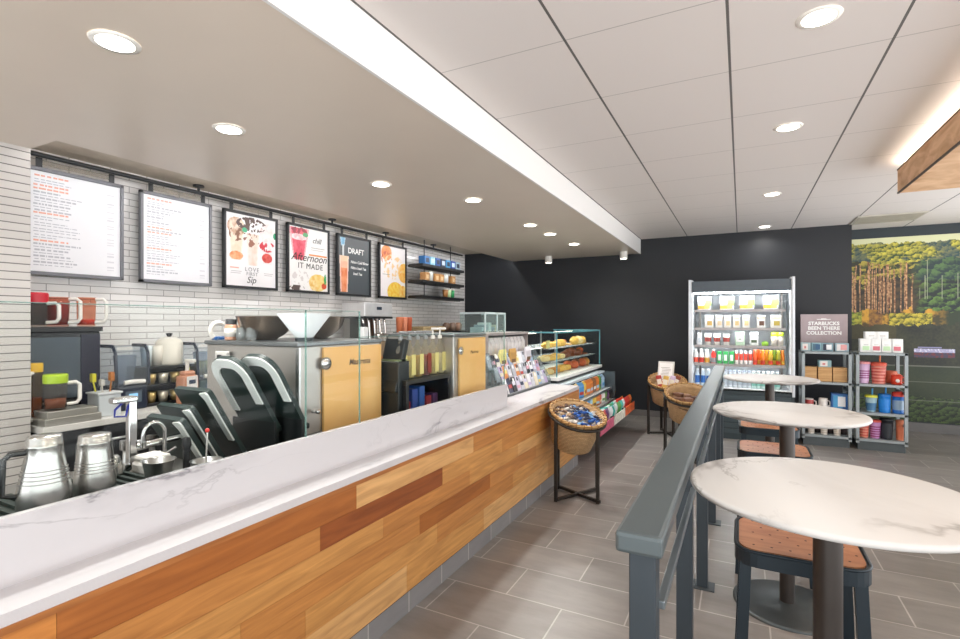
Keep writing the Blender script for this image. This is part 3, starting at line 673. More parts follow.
for y0, fn, lab in boards:
    t = thing('menu_board', lab, 'menu board', (BX, y0, 1.905), 'framed boards above the bar')
    f = MB()
    for a, b, c_, d in ((0, .675, 0, .028), (0, .675, .785, .813), (0, .024, 0, .813), (.651, .675, 0, .813)): f.box(-.03, .012, a, b, c_, d, .003)
    f.build('frame', FRM if fn in (P3, P4, P5, P6) else mat('#6f7076', .4, .3), t)
    MB().box(-.03, -.008, .01, .665, .01, .80).build('backing', mat('#5a5c5f', .6), t)
    picture('printed_sheet', (-.004, .024, .028), (0, .627, 0), (0, 0, .757), 96, 116, fn, painted(.35), t)
    for yy in (.09, .585): MB().box(-.004, .002, yy - .02, yy + .02, .81, .885).build('hanger', FRM, t)
    MB().box(-.012, -.006, .1, .575, .835, .875).build('clear_header', clear('#e8e4de', .2, haze=.15), t)
    if fn is P3:
        text('lettering', 'LOVE', .062, INKG, t, (.0, .34, .19), FACE_X, 'CENTER', 0, spacing=1.3); text('lettering', 'FIRST', .052, INKG, t, (0, .34, .145), FACE_X, 'CENTER', 0, spacing=1.2)
        text('lettering', 'Sip', .10, INK, t, (0, .33, .065), FACE_X, 'CENTER', .3)
    if fn is P4:
        text('lettering', 'Afternoon', .135, INK, t, (0, .34, .385), FACE_X, 'CENTER', .35); text('lettering', 'IT MADE', .095, INK, t, (0, .36, .295), FACE_X, 'CENTER', .05, spacing=1.15)
        text('lettering', 'chill', .09, INK, t, (0, .46, .62), FACE_X, 'CENTER', .3)
    if fn is P5:
        text('lettering', 'DRAFT', .105, INKW, t, (0, .37, .575), FACE_X, 'CENTER', 0, bold=.002)
        for k, s_ in enumerate(('Nitro Cold Brew', 'Nitro Iced Tea', 'Iced Tea')):
            text('lettering', s_, .052, INKW, t, (0, .26 + (.05 if k == 2 else 0), .445 - k * .078), FACE_X, 'LEFT', .2, bold=.001)

# hanging shelves beside the posters
t = thing('hanging_shelf', 'three tier black shelf hung from the soffit by thin rods', 'shelf', (-4.5, 7.2, 0))
for z in (2.44, 2.185, 1.945):
    MB().box(-.13, .13, -.66, .66, z - .022, z + .022, .003).build('shelf_board', mat('#17181b', .5), t)
    MB().box(-.19, -.13, -.6, .98, z - .016, z + .016, .003).build('wall_bracket', mat('#17181b', .5), t)
for yy in (-.42, .40): MB().cyl(.008, 1.945, 2.86, (0, yy, 0), 8).build('hanging_rod', FRM, t)
def goods(name, mb, m, p, lab, cat, grp=None, rz=0):
    o = mb.build(name, m, None, p, rz); return tag(o, lab, cat, grp)
for k, (cl, cn) in enumerate((('#2f6fae', 'mid blue'), ('#8fc6df', 'pale blue'), ('#1f4f96', 'dark blue'), ('#27344c', 'navy'), ('#3d8fc4', 'sky blue'), ('#1c3f8f', 'royal blue'), ('#9fb6c4', 'grey blue'))):
    m_ = MB().box(-.06, .06, -.07, .07, 0, .13, .003); m_.cur = 1; m_.box(.0595, .061, -.045, .045, .03, .1)
    goods('mug_box', m_, [mat(cl, .4), mat('#c9dbe6' if k % 2 else '#16263f', .4)], (-4.46, 6.72 + k * .162, 2.463), '%s boxed mug, %s from left on the top hanging shelf' % (cn, ORD[k]), 'box', 'boxes on the top hanging shelf')
for k, (y, cl, cn, hh) in enumerate(((6.74, '#b98a58', 'tan', .13), (6.88, '#dfe4df', 'white', .15), (7.03, '#c08d58', 'tan', .13), (7.18, '#c9965f', 'tan', .13), (7.36, '#e2e6e4', 'white', .15), (7.56, '#b5834f', 'tan', .13))):
    if cn == 'tan': m_ = MB().box(-.05, .05, -.065, .065, 0, hh, .004); m_.cur = 1; m_.box(.0495, .051, -.035, .035, .03, .095); mm_ = [mat(cl, .5), mat('#e3c59a', .5)]; nm = 'coffee_box'
    else: m_ = MB().lathe([(0, 0), (.05, 0), (.055, .1), (.05, hh), (0, hh)], seg=16); m_.cur = 1; m_.cyl(.03, hh, hh + .012); mm_ = [mat(cl, .35), mat('#9aa09c', .4)]; nm = 'canister'
    goods(nm, m_, mm_, (-4.46, y, 2.208), '%s %s, %s from left on the middle hanging shelf' % (cn, nm.replace('_', ' '), ORD[k]), nm.split('_')[-1], 'goods on the middle hanging shelf')
for k, (y, cl, cn) in enumerate(((7.36, '#b5804a', 'brown'), (7.47, '#c9e0b0', 'pale green'), (7.58, '#1f8a4d', 'deep green'))):
    m_ = MB().lathe([(0, 0), (.04, 0), (.05, .13), (0, .13)], seg=16); m_.cur = 1; m_.lathe([(.052, .128), (.052, .142), (.04, .15), (0, .15)], seg=16)
    goods('paper_cup', m_, [mat(cl, .5), PLASTIC_W], (-4.46, y, 1.968), '%s cup on the lowest hanging shelf' % cn, 'cup', 'cups on the lowest hanging shelf')

# ================================================================== BACK COUNTER GOODS
t = thing('warming_oven', 'black glossy oven on the white back counter under the tea pitchers', 'oven', (-4.5, 1.87, BZ))
MB().box(-.26, .15, -.24, .235, 0, .62, .01).build('body', mat('#181a22', .25), t)
MB().box(-.27, .17, -.25, .245, .62, .655, .004).build('top_shelf', mat('#121316', .35), t)
MB().box(.15, .165, -.23, .10, .14, .58, .004).build('door_glass', mat('#5a6570', .12, .3), t)
MB().box(.15, .163, .105, .23, .05, .6, .003).build('control_panel', mat('#191a30', .3), t)
MB().tube([(.165, -.2, .12), (.19, -.2, .12), (.19, .07, .12), (.165, .07, .12)], .008).build('door_handle', STEEL_D, t)
def pitcher(p, label, liq, lid, h=.24, r=.062, fill_=.75, jar='#e9e2dc', lidh=.045, rz=0, group=None, hm=None, big=1.0):
    t = thing('tea_pitcher', label, 'pitcher', p, group, rz)
    MB().lathe([(0, .0), (r * .86, 0), (r * .9, .01), (r, h), (r * .95, h), (r * .85, .012), (0, .012)], seg=22).build('jar', clear(jar, .1, haze=.02), t)
    MB().lathe([(0, .014), (r * .84, .014), (r * .93 * (.9 + .1 * fill_), h * fill_), (0, h * fill_)], seg=22).build('tea', liq, t)
    if lid: MB().lathe([(r * 1.02, h - .01), (r * 1.04, h + lidh - .012), (r * .98, h + lidh), (0, h + lidh)], seg=22).build('lid', lid, t)
    MB().tube([(0, r * .95, h - .015), (0, r + .045, h - .012), (0, r + .066, h - .03), (0, r + .066, .06), (0, r + .05, .035), (0, r * .9, .03)], .0125, 8).build('handle', hm or PLASTIC_W, t)
    return t
OVT = BZ + .656
pitcher((-4.40, 1.72, OVT), 'dark tea pitcher with red lid at the pier end of the oven top', mat('#2a1418', .2), mat('#c31f33', .35), .18, .075, .95, rz=-.75, lidh=.06)
pitcher((-4.42, 1.865, OVT), 'pitcher of deep red tea in the middle of the oven top', mat('#8f1d12', .2), None, .215, .07, .8, '#f0d2c8', rz=-.75)
pitcher((-4.42, 2.045, OVT), 'half empty pitcher of orange red tea at the end of the oven top', mat('#d9481a', .2), None, .22, .062, .25, '#f6dcd0', rz=-.75)
# lime lidded jug etc
LIME = mat('#a8c81c', .35)
pitcher(Vector((-4.12, 1.725, BZ + .098)), 'square jug of amber tea with lime green lid', mat('#8a4a24', .2), LIME, .19, .066, .4, '#efe9e4', .05, rz=-.2)
pitcher(Vector((-4.26, 1.665, BZ + .001)), 'tall jug of brown tea with yellow lid half hidden by the pier', mat('#7a3d14', .2), mat('#e0b02a', .35), .36, .045, .5, '#efe0c8', .05, rz=-2.2)
o = MB().box(-.11, .11, -.16, .17, 0, .05, .004).box(-.09, .10, -.145, .15, .05, .095, .004)
goods('drip_tray', o, mat('#b5b1a9', .35, .5), (-4.15, 1.795, BZ), 'grey drip tray at the counter edge under the lime lidded jug', 'tray')
t = thing('utensil_bin', 'white square bin of scoops and brushes on the back counter', 'bin', (-4.20, 2.06, BZ))
MB().box(-.08, .08, -.075, .075, 0, .17, .008).build('bin', mat('#cdd2d6', .4), t)
MB().box(-.088, .088, -.083, .083, .16, .175, .004).build('rim', mat('#dfe2e4', .4), t)
for k, (x, y, hh, cl) in enumerate(((-.03, -.04, .14, '#d8cf2a'), (.03, .02, .15, '#b9733a'), (-.01, .05, .12, '#2a2c31'), (.04, -.03, .1, '#c9c5bd'))):
    m_ = MB().tube([(x, y, .16), (x * 1.3, y * 1.4, .17 + hh * .6)], .006); m_.box(x * 1.3 - .02, x * 1.3 + .02, y * 1.4 - .014, y * 1.4 + .014, .17 + hh * .55, .17 + hh, .005)
    m_.build('utensil', mat(cl, .4), t)
def blender(p, label, base, hood=True, rz=0, content=None):
    t = thing('blender', label, 'blender', p, 'blenders behind the bar', rz); t.scale = (1, 1, 1.18)
    MB().box(-.12, .12, -.11, .11, 0, .16, .015).build('motor_base', base, t)
    d = MB().box(.118, .123, -.06, .06, .05, .125, .003); pnl = d.build('control_panel', mat('#5d6a78', .3), t)
    MB().box(.122, .1245, -.035, .03, .075, .11).build('display', emit('#8fc4e8', .6), pnl)
    j = MB().lathe([(0, .165), (.055, .165), (.058, .18), (.08, .36), (.076, .36), (.05, .185), (0, .185)], seg=16); j.build('jug', clear('#dfe4ea', .2, haze=.16), t)
    if content: MB().lathe([(0, .187), (.05, .187), (.066, .29), (0, .29)], seg=14).build('contents', content, t)
    if hood:
        h_ = MB()
        for y in (-.12, .115): h_.box(-.11, .11, y, y + .005, .15, .42, .004)
        h_.box(.11, .115, -.12, .12, .15, .40, .004).box(-.11, .11, -.12, .12, .42, .425, .004)
        h_.build('sound_cover', clear('#eef2f6', .2, haze=.04), t)
        fr = MB()
        for y in (-.12, .12): fr.tube([(.115, y, .16), (.1, y, .38), (.06, y, .425), (-.11, y, .425)], .012, 8)
        fr.build('cover_frame', NAVY, t)
        MB().tube([(.125, -.07, .185), (.135, 0, .19), (.125, .08, .185)], .015, 8).build('cover_handle', PLASTIC_W, t)
    return t
blender(Vector((-4.36, 2.285, BZ)), 'blender under a clear navy edged cover on the back counter', NAVY)
blender(Vector((-4.27, 2.88, BZ)), 'blender with yellow contents at the far end by the steel machine', mat('#4a5a5e', .35), True, 0, mat('#c4b45a', .4))
t = thing('cup_organizer', 'black two tier organizer of gold cups on the back counter', 'organizer', (-4.42, 2.615, BZ))
MB().box(-.14, .14, -.21, .21, 0, .025, .003).box(-.14, .14, -.21, .21, .16, .175, .003).box(-.14, .14, -.21, .21, .30, .32, .003).box(-.14, .14, -.21, -.2, 0, .3).box(-.14, .14, .2, .21, 0, .3).box(-.14, -.13, -.21, .21, 0, .3).build('rack', mat('#14161a', .4), t)
for r_, z in ((0, .026), (1, .176)):
    for k in range(4):
        m_ = MB().lathe([(0, 0), (.03, 0), (.042, .085), (.038, .085), (.026, .006), (0, .006)], seg=14)
        goods('gold_cup', m_, mat('#b8a06a' if k != 1 else '#d9d2c0', .3, .6), (-4.33, 2.465 + k * .10, BZ + z), 'metal cup, %s from left on the %s tier of the black organizer' % (ORD[k], 'lower' if not r_ else 'upper'), 'cup', 'metal cups in the black organizer')
t = thing('canister', 'white lidded canister with black knob on the cup organizer', 'canister', (-4.40, 2.66, BZ + .321))
MB().lathe([(0, 0), (.10, 0), (.105, .02), (.105, .19), (.085, .22), (0, .22)], seg=24).build('body', mat('#ece6da', .35), t); MB().lathe([(.088, .218), (.05, .24), (0, .243)], seg=20).build('lid', mat('#f1ede4', .35), t); MB().lathe([(.012, .24), (.028, .27), (0, .275)], seg=14).build('knob', BLACK, t)
for k, (dy, cl) in enumerate(((-.17, '#d3dde0'), (-.085, '#e3ddd2'))):
    goods('cup_stack', MB().lathe([(0, 0), (.035, 0), (.045, .17), (0, .17)], seg=16), mat(cl, .3), (-4.38, 2.63 + dy, BZ + .321), 'stack of clear cups, %s beside the white canister' % ('left' if k == 0 else 'right'), 'cups')
t = thing('soap_bottle', 'pump bottle of orange soap with white label on the counter edge', 'bottle', (-4.18, 2.68, BZ), None, .2); t.scale = (1.3, 1.3, 1.5)
MB().box(-.04, .04, -.058, .058, 0, .16, .015).box(-.03, .03, -.04, .04, .155, .185, .012).build('body', mat('#c98d70', .25), t)
MB().box(.039, .042, -.043, .043, .03, .155, .002).build('label', mat('#e9e4e2', .5), t); MB().lathe([(0, .126), (.022, .126)], (.0425, 0, 0), 14, None).build('emblem', mat('#27344c', .5), t) if False else MB().box(.0418, .0428, -.026, .026, .112, .134, .001).build('emblem', mat('#27344c', .5), t)
MB().cyl(.012, .18, .235, seg=10).box(-.012, .06, -.014, .014, .232, .25, .005).build('pump', PLASTIC_W, t)
goods('lemon_bottle', MB().lathe([(0, 0), (.04, 0), (.04, .22), (.018, .26), (.018, .3), (0, .3)], seg=14), mat('#d9d03a', .35), (-4.24, 2.72, BZ), 'yellow bottle standing behind the soap bottle', 'bottle')

# coffee brewer and stores further along the back counter
t = thing('coffee_brewer', 'steel coffee brewer with white head against the tile wall', 'brewer', (-4.42, 5.32, BZ))
MB().box(-.2, .14, -.27, .27, 0, .4, .01).build('body', STEEL_D, t); MB().box(-.2, .18, -.29, .29, .76, .94, .012).build('head', mat('#d5d5d6', .35, .3), t)
MB().box(-.2, -.08, -.27, .27, .4, .76).build('back_panel', STEEL_D, t)
MB().box(.18, .186, -.05, .05, .85, .89, .002).build('display', mat('#2c3a4a', .3), t)
for k in range(5): MB().tube([(.08, -.22 + k * .11, .76), (.1, -.22 + k * .11, .68), (.1, -.2 + k * .11, .46), (.12, -.2 + k * .11, .41)], .016, 8).build('dispensing_arm', CHROME, t)
MB().box(-.2, .19, -.28, .28, .735, .762, .004).build('grille_edge', BLACK, t)
for k in range(3): goods('paper_cup_stack', MB().lathe([(0, 0), (.036, 0), (.05, .38), (.045, .4), (0, .4)], seg=14), mat(('#c9714a', '#d98a6a', '#b8552f')[k], .5), (-4.25, 5.78 + k * .11, BZ + .36), 'tall stack of orange paper cups, %s from the brewer' % ORD[k], 'cups', 'orange cup stacks beside the brewer')
t = thing('storage_rack', 'black rack of dark canisters along the tile wall', 'rack', (-4.42, 6.95, BZ))
MB().box(-.2, .2, -1.22, 1.15, .335, .36).box(-.2, .2, -.82, 1.15, .52, .54).build('shelf_board', BLACK, t)
MB().box(-.2, .18, -1.22, 1.15, 0, .33).build('drawer_unit', mat('#34363a', .4, .4), t)
u = MB()
for y in (-.82, -.2, .5, 1.14): u.box(-.2, .2, y - .01, y + .01, .36, .54)
u.build('divider', BLACK, t)
CN = ['#1d2c24', '#22252b', '#26303a', '#1d2026', '#2d2b2a', '#202b33', '#25272c', '#1c2622']
for k in range(8): goods('canister', MB().lathe([(0, 0), (.06, 0), (.06, .12), (.05, .14), (0, .14)], seg=14), mat(CN[k], .3), (-4.28, 6.22 + k * .235, BZ + .361), 'dark canister, %s from left in the black rack by the tile wall' % ORD[k], 'canister', 'dark canisters in the black rack')
goods('bread_basket', MB().box(-.14, .14, -.32, .32, 0, .08, .02), wicker('#c9b184', '#8d7448'), (-4.42, 6.75, BZ + .541), 'tan woven basket lying on the black rack', 'basket')
for k, (cl, cn) in enumerate((('#6d5444', 'brown'), ('#8a7466', 'taupe'), ('#b08d78', 'pinkish'))): goods('jar', MB().lathe([(0, 0), (.06, 0), (.065, .1), (.04, .14), (0, .14)], seg=14), mat(cl, .3), (-4.4, 7.3 + k * .2, BZ + .541), '%s jar on the black rack, towards the black wall' % cn, 'jar')

# glass cabinet before the black wall
t = thing('prep_station', 'grey base cabinet carrying the tall glass cabinet near the black wall', 'cabinet', (-3.05, 6.0, 0))
MB().box(-.20, .20, -.33, .33, 0, .88).build('body', mat('#3c4248', .5), t); MB().box(-.21, .21, -.34, .34, .88, .905, .004).build('worktop', STEEL_D, t)
t = thing('glass_cabinet', 'tall clear glass cabinet of grey equipment before the black wall', 'cabinet', (-3.05, 6.0, .906))
g = MB(); g.box(.18, .185, -.30, .30, 0, .76).box(-.18, .18, -.305, -.30, 0, .76).box(-.18, .18, .30, .305, 0, .76).box(-.18, .18, -.30, .30, .76, .766)
g.build('pane', clear('#eaf4f3', .3, haze=.05), t)
f = MB()
for y in (-.30, .05, .30): f.box(.175, .19, y - .012, y + .012, 0, .77)
f.box(.175, .19, -.30, .30, .745, .77).box(-.18, .185, .29, .31, .745, .77).box(-.18, .185, -.31, -.29, .745, .77); f.build('frame', mat('#b9c6c8', .3, .3), t)
MB().box(-.17, .17, -.29, .29, .36, .375).build('inner_shelf', GREY, t)
for k in range(5):
    m_ = MB().box(-.09, .09, -.04, .04, 0, .20 + .03 * (k % 3), .01); m_.cur = 1; m_.box(.0895, .093, -.03, .03, .05, .15)
    goods('metal_container', m_, [mat(('#b5c0c4', '#96a3aa', '#cfd5d3', '#8796a0', '#c2b89a')[k], .35, .4), mat('#3a444c', .4)], (-3.03, 5.80 + k * .10, .906 + .377), 'metal container, %s from left inside the tall glass cabinet' % ORD[k], 'container', 'containers in the tall glass cabinet')

# ================================================================== ESPRESSO MACHINES
def ply(): return grain('#efb566', '#f7cb88', (6, 1.2, 1.2), .45)
PLY = ply()
def machine(name, y0, y1, x0, x1, z1, py0, py1, label):
    t = thing(name, label, 'coffee machine', (x1, y0, .931))
    MB().box(x0 - x1, 0, 0, y1 - y0, 0, z1 - .931 - .022, .006).build('steel_body', mat('#c4c0bc', .4, .85, .05, 3), t)
    MB().box(x0 - x1 - .01, .012, -.012, y1 - y0 + .01, z1 - .955, z1 - .931, .006).build('top_plate', mat('#83878a', .35, .8), t)
    MB().box(.0, .018, py0 - y0, py1 - y0, .0, z1 - .965, .003).build('wood_panel', PLY, t)
    return t
t = machine('espresso_machine', 1.955, 2.64, -2.86, -2.10, 1.44, 2.125, 2.635, 'large steel espresso machine with wide wooden front panel')
MB().lathe([(.0, .0), (.036, .0), (.038, .012), (.03, .02), (.0, .022)], seg=24, M=Matrix.Translation((.016, .18, .385)) @ Matrix.Rotation(PI / 2, 4, 'Y')).build('gauge', CHROME, t)
MB().lathe([(.0, .0), (.012, .0), (.012, .05), (.0, .055)], seg=14, M=Matrix.Translation((.012, .09, .13)) @ Matrix.Rotation(PI / 2, 4, 'Y')).build('knob', CHROME, t)
text('lettering', 'Mastrena', .052, mat('#5a3f22', .5), t, (.0185, .47, .362), FACE_X, 'CENTER', .2, bold=.001)
MB().box(-.012, .014, -.008, .006, .0, .48).build('corner_trim', mat('#c9c9c9', .25, 1), t)
t2 = machine('espresso_machine', 3.28, 3.79, -2.6, -1.915, 1.46, 3.345, 3.78, 'narrower machine with wooden front panel beside the bagged coffee')
MB().lathe([(.0, .0), (.03, .0), (.032, .012), (.0, .02)], seg=20, M=Matrix.Translation((.016, .075, .40)) @ Matrix.Rotation(PI / 2, 4, 'Y')).build('gauge', CHROME, t2)
text('lettering', 'Mastrena', .036, mat('#5a3f22', .5), t2, (.0185, .30, .37), FACE_X, 'CENTER', .2)

# things on the machine top
for k, (y, x, lab) in enumerate(((2.12, -2.54, 'left of the two wide steel bowls on the espresso machine'), (2.44, -2.44, 'right of the two wide steel bowls on the espresso machine'))):
    m_ = MB().lathe([(0, .0), (.06, 0), (.065, .012), (.10, .03), (.145, .075), (.17, .14), (.174, .142), (.164, .14), (.138, .08), (.09, .038), (0, .022)], seg=36)
    goods('steel_bowl', m_, mat('#8d7b6b', .22, .9, .08, 4), (x, y, 1.442), lab, 'bowl')
t = thing('glare_cone', 'whitish glass reflection built as a clear cone between the steel bowls', 'reflection', (-2.235, 2.125, 1.442))  # light reflected in the glass screen, added as a solid cone
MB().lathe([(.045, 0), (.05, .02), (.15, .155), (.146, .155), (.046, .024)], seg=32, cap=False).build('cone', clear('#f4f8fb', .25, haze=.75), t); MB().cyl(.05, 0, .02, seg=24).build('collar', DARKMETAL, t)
for k, (px, lab, cl) in enumerate(((232, 'spice shaker with orange label, left one on the machine', '#d9a184'), (242, 'spice shaker with black lid, right one on the machine', '#d8b39a'))):
    t = thing('spice_shaker', lab, 'shaker', (-2.72 + .0 * k, 2.015 + .085 * k, 1.442), 'spice shakers')
    MB().lathe([(0, 0), (.034, 0), (.036, .01), (.036, .085), (.028, .095), (0, .095)], seg=18).build('jar', mat(cl, .3), t)
    MB().lathe([(.036, .02), (.0372, .02), (.0372, .07), (.036, .07)], seg=18).build('label', mat('#e9e2da', .5), t); MB().cyl(.031, .094, .125, seg=18).build('lid', BLACK if k else mat('#4a4a4c', .4), t)
for k in range(2):
    t = thing('glass_pitcher', 'small glass pitcher, %s of two on the steel machine' % ('left' if k == 0 else 'right'), 'pitcher', (-2.59 + .07 * k, 1.985 + .012 * k, 1.442))
    MB().lathe([(0, 0), (.026, 0), (.03, .03), (.024, .075), (.022, .075), (.027, .03), (0, .006)], seg=16).build('bowl', clear('#dfe3e4', .3, haze=.2), t); MB().tube([(0, .026, .06), (0, .046, .05), (0, .044, .025), (0, .03, .02)], .004, 6).build('handle', CHROME, t)
t = thing('tape_dispenser', 'curved white and tan dispenser at the back of the steel machine', 'dispenser', (-2.82, 2.0, 1.442))
pts = [(0, .05 * math.cos(a), .055 + .05 * math.sin(a)) for a in [PI * .3 + k * .28 for k in range(12)]]
MB().tube(pts, .014, 8).build('hoop', PLASTIC_W, t); MB().box(-.02, .02, -.03, .05, 0, .02, .004).build('base', mat('#3568a8', .4), t)
t = thing('milk_bottle', 'small white bottle with black cap beside the right steel bowl', 'bottle', (-2.2, 2.60, 1.442))
MB().box(-.022, .022, -.022, .022, 0, .075, .006).build('body', mat('#e3e4e4', .4), t); MB().cyl(.012, .074, .10, seg=12).build('cap', BLACK, t)
t = thing('card_reader', 'small white device with black screen mounted on the machine side', 'device', (-2.68, 1.93, 1.33))
MB().box(-.05, .05, -.015, .013, -.03, .05, .006).build('body', mat('#dedad6', .4), t); MB().box(-.028, .012, -.017, -.0145, .0, .03).build('screen', BLACK, t)

# bay between the machines: dark panel, syrup bottles on a raised shelf
t = thing('syrup_shelf', 'raised black shelf of syrup bottles between the wooden panels', 'shelf', (-2.12, 2.98, .931))
MB().box(-.18, .18, -.27, .29, .205, .235, .003).build('shelf_board', mat('#2a2722', .4), t)
MB().box(-.17, -.16, -.27, .29, 0, .205).box(-.18, .18, .27, .29, 0, .205).box(-.18, .18, -.27, -.25, 0, .205).build('support', BLACK, t)
syr = [(-.17, '#d9c46a', 'yellow', 0), (-.095, '#e6d68a', 'pale yellow', 0), (-.02, '#b9983f', 'golden', 0), (.055, '#8a2d18', 'dark red', 0), (.13, '#dfd08c', 'straw coloured', 1), (.205, '#e3dcb8', 'cream coloured', 1)]
for k, (dy, cl, cn, tall) in enumerate(syr):
    t = thing('syrup_bottle', '%s syrup bottle with pump, %s from left on the black shelf' % (cn, ORD[k]), 'bottle', (-2.02, 2.985 + dy * 1.32, .931 + .236), 'syrup bottles between the machines')
    MB().lathe([(0, 0), (.034, 0), (.036, .01), (.036, .19), (.014, .235), (.014, .26), (0, .26)], seg=16).build('bottle', clear('#f0ece0', .15, haze=.12), t)
    MB().lathe([(0, .004), (.0325, .004), (.0325, .15), (0, .15)], seg=16).build('syrup', mat(cl, .25), t)
    MB().box(.036, .0375, -.024, .024, .02, .16).build('label', mat('#e8d98c' if k != 3 else '#8a2d18', .5), t)
    hh = .33 if tall else .31
    MB().cyl(.016, .26, .285, seg=12).cyl(.006, .28, hh, seg=8).box(-.01, .05, -.01, .01, hh - .004, hh + .012, .004).build('pump', PLASTIC_W if tall else mat('#8d8f90', .35), t)
t = thing('tea_carafe', 'clear carafe of amber tea behind the syrup bottles', 'carafe', (-2.26, 2.86, .931 + .236))
MB().lathe([(0, 0), (.075, 0), (.08, .02), (.05, .2), (.045, .26), (.04, .26), (.045, .2), (.074, .02), (0, .01)], seg=20).build('jar', clear('#efe6da', .2, haze=.1), t); MB().lathe([(0, .012), (.073, .02), (.055, .14), (0, .14)], seg=20).build('tea', mat('#c9741f', .2), t); MB().lathe([(.047, .25), (.05, .3), (0, .31)], seg=16).build('lid', STEEL_D, t)
t = thing('order_screen', 'black slanted touch screen terminal beside the large wooden panel', 'screen', (-2.0, 2.69, .931))
M = rot('X', -18, (0, 0, .3))
MB().box(-.14, .02, .0, .05, .16, .52, .006, M).build('screen', mat('#1a1f22', .3), t); MB().box(-.15, .03, -.02, .10, 0, .36, .006).build('stand', mat('#20262a', .4), t)
MB().box(-.13, .02, -.0, .09, .36, .372).build('ledge', mat('#6d7a58', .4), t)
for k, (dy, cl, cn, hh) in enumerate(((-.13, '#8f2430', 'red', .07), (-.05, '#3554a8', 'blue', .15), (.03, '#2f63b5', 'bright blue', .16), (.11, '#a83a44', 'pinkish red', .08), (.19, '#5a3d6a', 'purple', .09))):
    goods('carton', MB().box(-.05, .05, -.033, .033, 0, hh, .004), mat(cl, .4), (-2.08, 3.0 + dy * 1.1, .931), '%s carton under the syrup shelf' % cn, 'carton')

# ================================================================== SINK SIDE
DZ = .93
t = thing('drain_mat', 'dark green rubber drain mat behind the marble upstand', 'mat', (-2.03, .72, DZ))
m_ = MB().box(-.25, .25, -.52, .46, 0, .006)
for k in range(26): m_.box(-.25, .25, -.51 + k * .0375, -.495 + k * .0375, .006, .018)
m_.build('ribbed_mat', mat('#1f2b27', .6), t)
def steel_pitcher(p, label, h, rb, rt, rz=0):
    t = thing('steel_pitcher', label, 'pitcher', p, None, rz)
    MB().lathe([(rb * .97, 0), (rb, .006), (rb * .985, h * .3), (rb * .94, h * .38), (rt * 1.06, h * .74), (rt * 1.02, h * .86), (rt * 1.05, h * .875), (rt * 1.0, h * .885), (rt * .97, h * .975), (rt * .9, h * .995), (0, h)], seg=40).build('body', mat('#c4c2bf', .26, 1, .03), t)
    rg = MB()
    for q in (.42, .47, .52, .57): 
        rr = rb * .94 + (rt * 1.06 - rb * .94) * (q - .38) / .36; rg.lathe([(rr - .002, q * h - .003), (rr + .0022, q * h), (rr - .002, q * h + .003)], seg=40)
    rg.build('ring', mat('#a9a7a4', .3, 1, .03), t)
    MB().tube([(0, -rt * .98, h * .8), (0, -rt - .035, h * .8), (0, -rt - .05, h * .74), (0, -rb - .03, h * .3), (0, -rb * .95, h * .26)], .009, 8).build('handle', mat('#4a4b4c', .35, .9), t)
    return t
steel_pitcher((-1.955, .79, DZ + .019), 'nearest upturned steel pitcher on the drain mat, cut low by marble', .245, .070, .046, -.3)
steel_pitcher((-1.985, .945, DZ + .019), 'second upturned steel pitcher on the drain mat', .215, .061, .048, -1.5)
goods('steel_cup', MB().lathe([(.05, 0), (.05, .03), (.04, .07), (.036, .075), (0, .075)], seg=24), mat('#c4c2bf', .25, 1), (-2.20, 1.09, DZ + .019), 'small upturned steel cup behind the tall pitchers', 'cup')
t = thing('rinse_tap', 'square chrome column tap with flat spout over the sink', 'tap', (-2.27, 1.215, DZ))
MB().box(-.016, .016, -.016, .016, 0, .30, .004).build('column', CHROME, t); MB().cyl(.03, 0, .03, seg=16).build('base', CHROME, t)
MB().box(-.03, .02, -.075, .02, .285, .31, .008).build('spout', CHROME, t)
MB().tube([(-.0, -.03, .29), (.01, -.068, .262), (.01, -.07, .235), (.012, -.028, .23), (.012, -.02, .27), (.0, .0, .288)], .0045, 6).build('wire_loop', mat('#22309a', .35), t)
MB().tube([(.0, .01, .09), (.0, .22, .10)], .016, 10).build('cross_pipe', CHROME, t)
t = thing('gooseneck_tap', 'slim chrome gooseneck tap over the small sink', 'tap', (-2.24, 1.335, DZ))
pts = [(0, 0, 0), (0, 0, .12)] + [(0, -.045 + .045 * math.cos(a), .14 + .05 * math.sin(a)) for a in [k * PI / 8 for k in range(9)]] + [(0, -.09, .11)]
MB().tube(pts, .008, 8).build('neck', CHROME, t); MB().cyl(.012, .09, .115, (0, -.09, 0), 12).build('nozzle', CHROME, t); MB().cyl(.02, 0, .04, seg=14).build('base', CHROME, t)
MB().tube([(.0, 0, .045), (.03, .03, .07)], .006).tube([(.0, 0, .045), (.03, -.04, .065)], .006).build('lever', CHROME, t)
for k, (x, y, r_, lab) in enumerate(((-2.02, 1.18, .055, 'steel bowl in front of the gooseneck tap'), (-1.92, 1.31, .055, 'steel cup holding the long red tipped thermometer'))):
    goods('steel_tub', MB().lathe([(r_ * .8, 0), (r_, .06), (r_ + .006, .063), (r_ * .94, .061), (r_ * .76, .006), (0, .006)], seg=24), STEEL, (x, y, DZ + .02 * (y < 1.2)), lab, 'tub')
t = thing('thermometer', 'long thin steel thermometer with red tip standing in a cup', 'thermometer', (-1.925, 1.31, DZ + .01))
MB().tube([(0, 0, 0), (.0, .008, .165)], .0035, 6).build('stem', mat('#d9d6d2', .3, .6), t); MB().blob((0, .008, .17), .009, .009, .009, 10).build('tip', mat('#d8413a', .35), t)
t = thing('tamper', 'black handled tamper upright beside the steel cup', 'tamper', (-2.0, 1.28, DZ))
MB().cyl(.014, .0, .10, seg=12).build('shaft', BLACK, t); MB().lathe([(.012, .10), (.018, .12), (.014, .15), (0, .155)], seg=12).build('grip', BLACK, t)
t = thing('valve_assembly', 'brass and steel valve pipes at the sink behind the column tap', 'valve', (-2.36, 1.30, DZ))
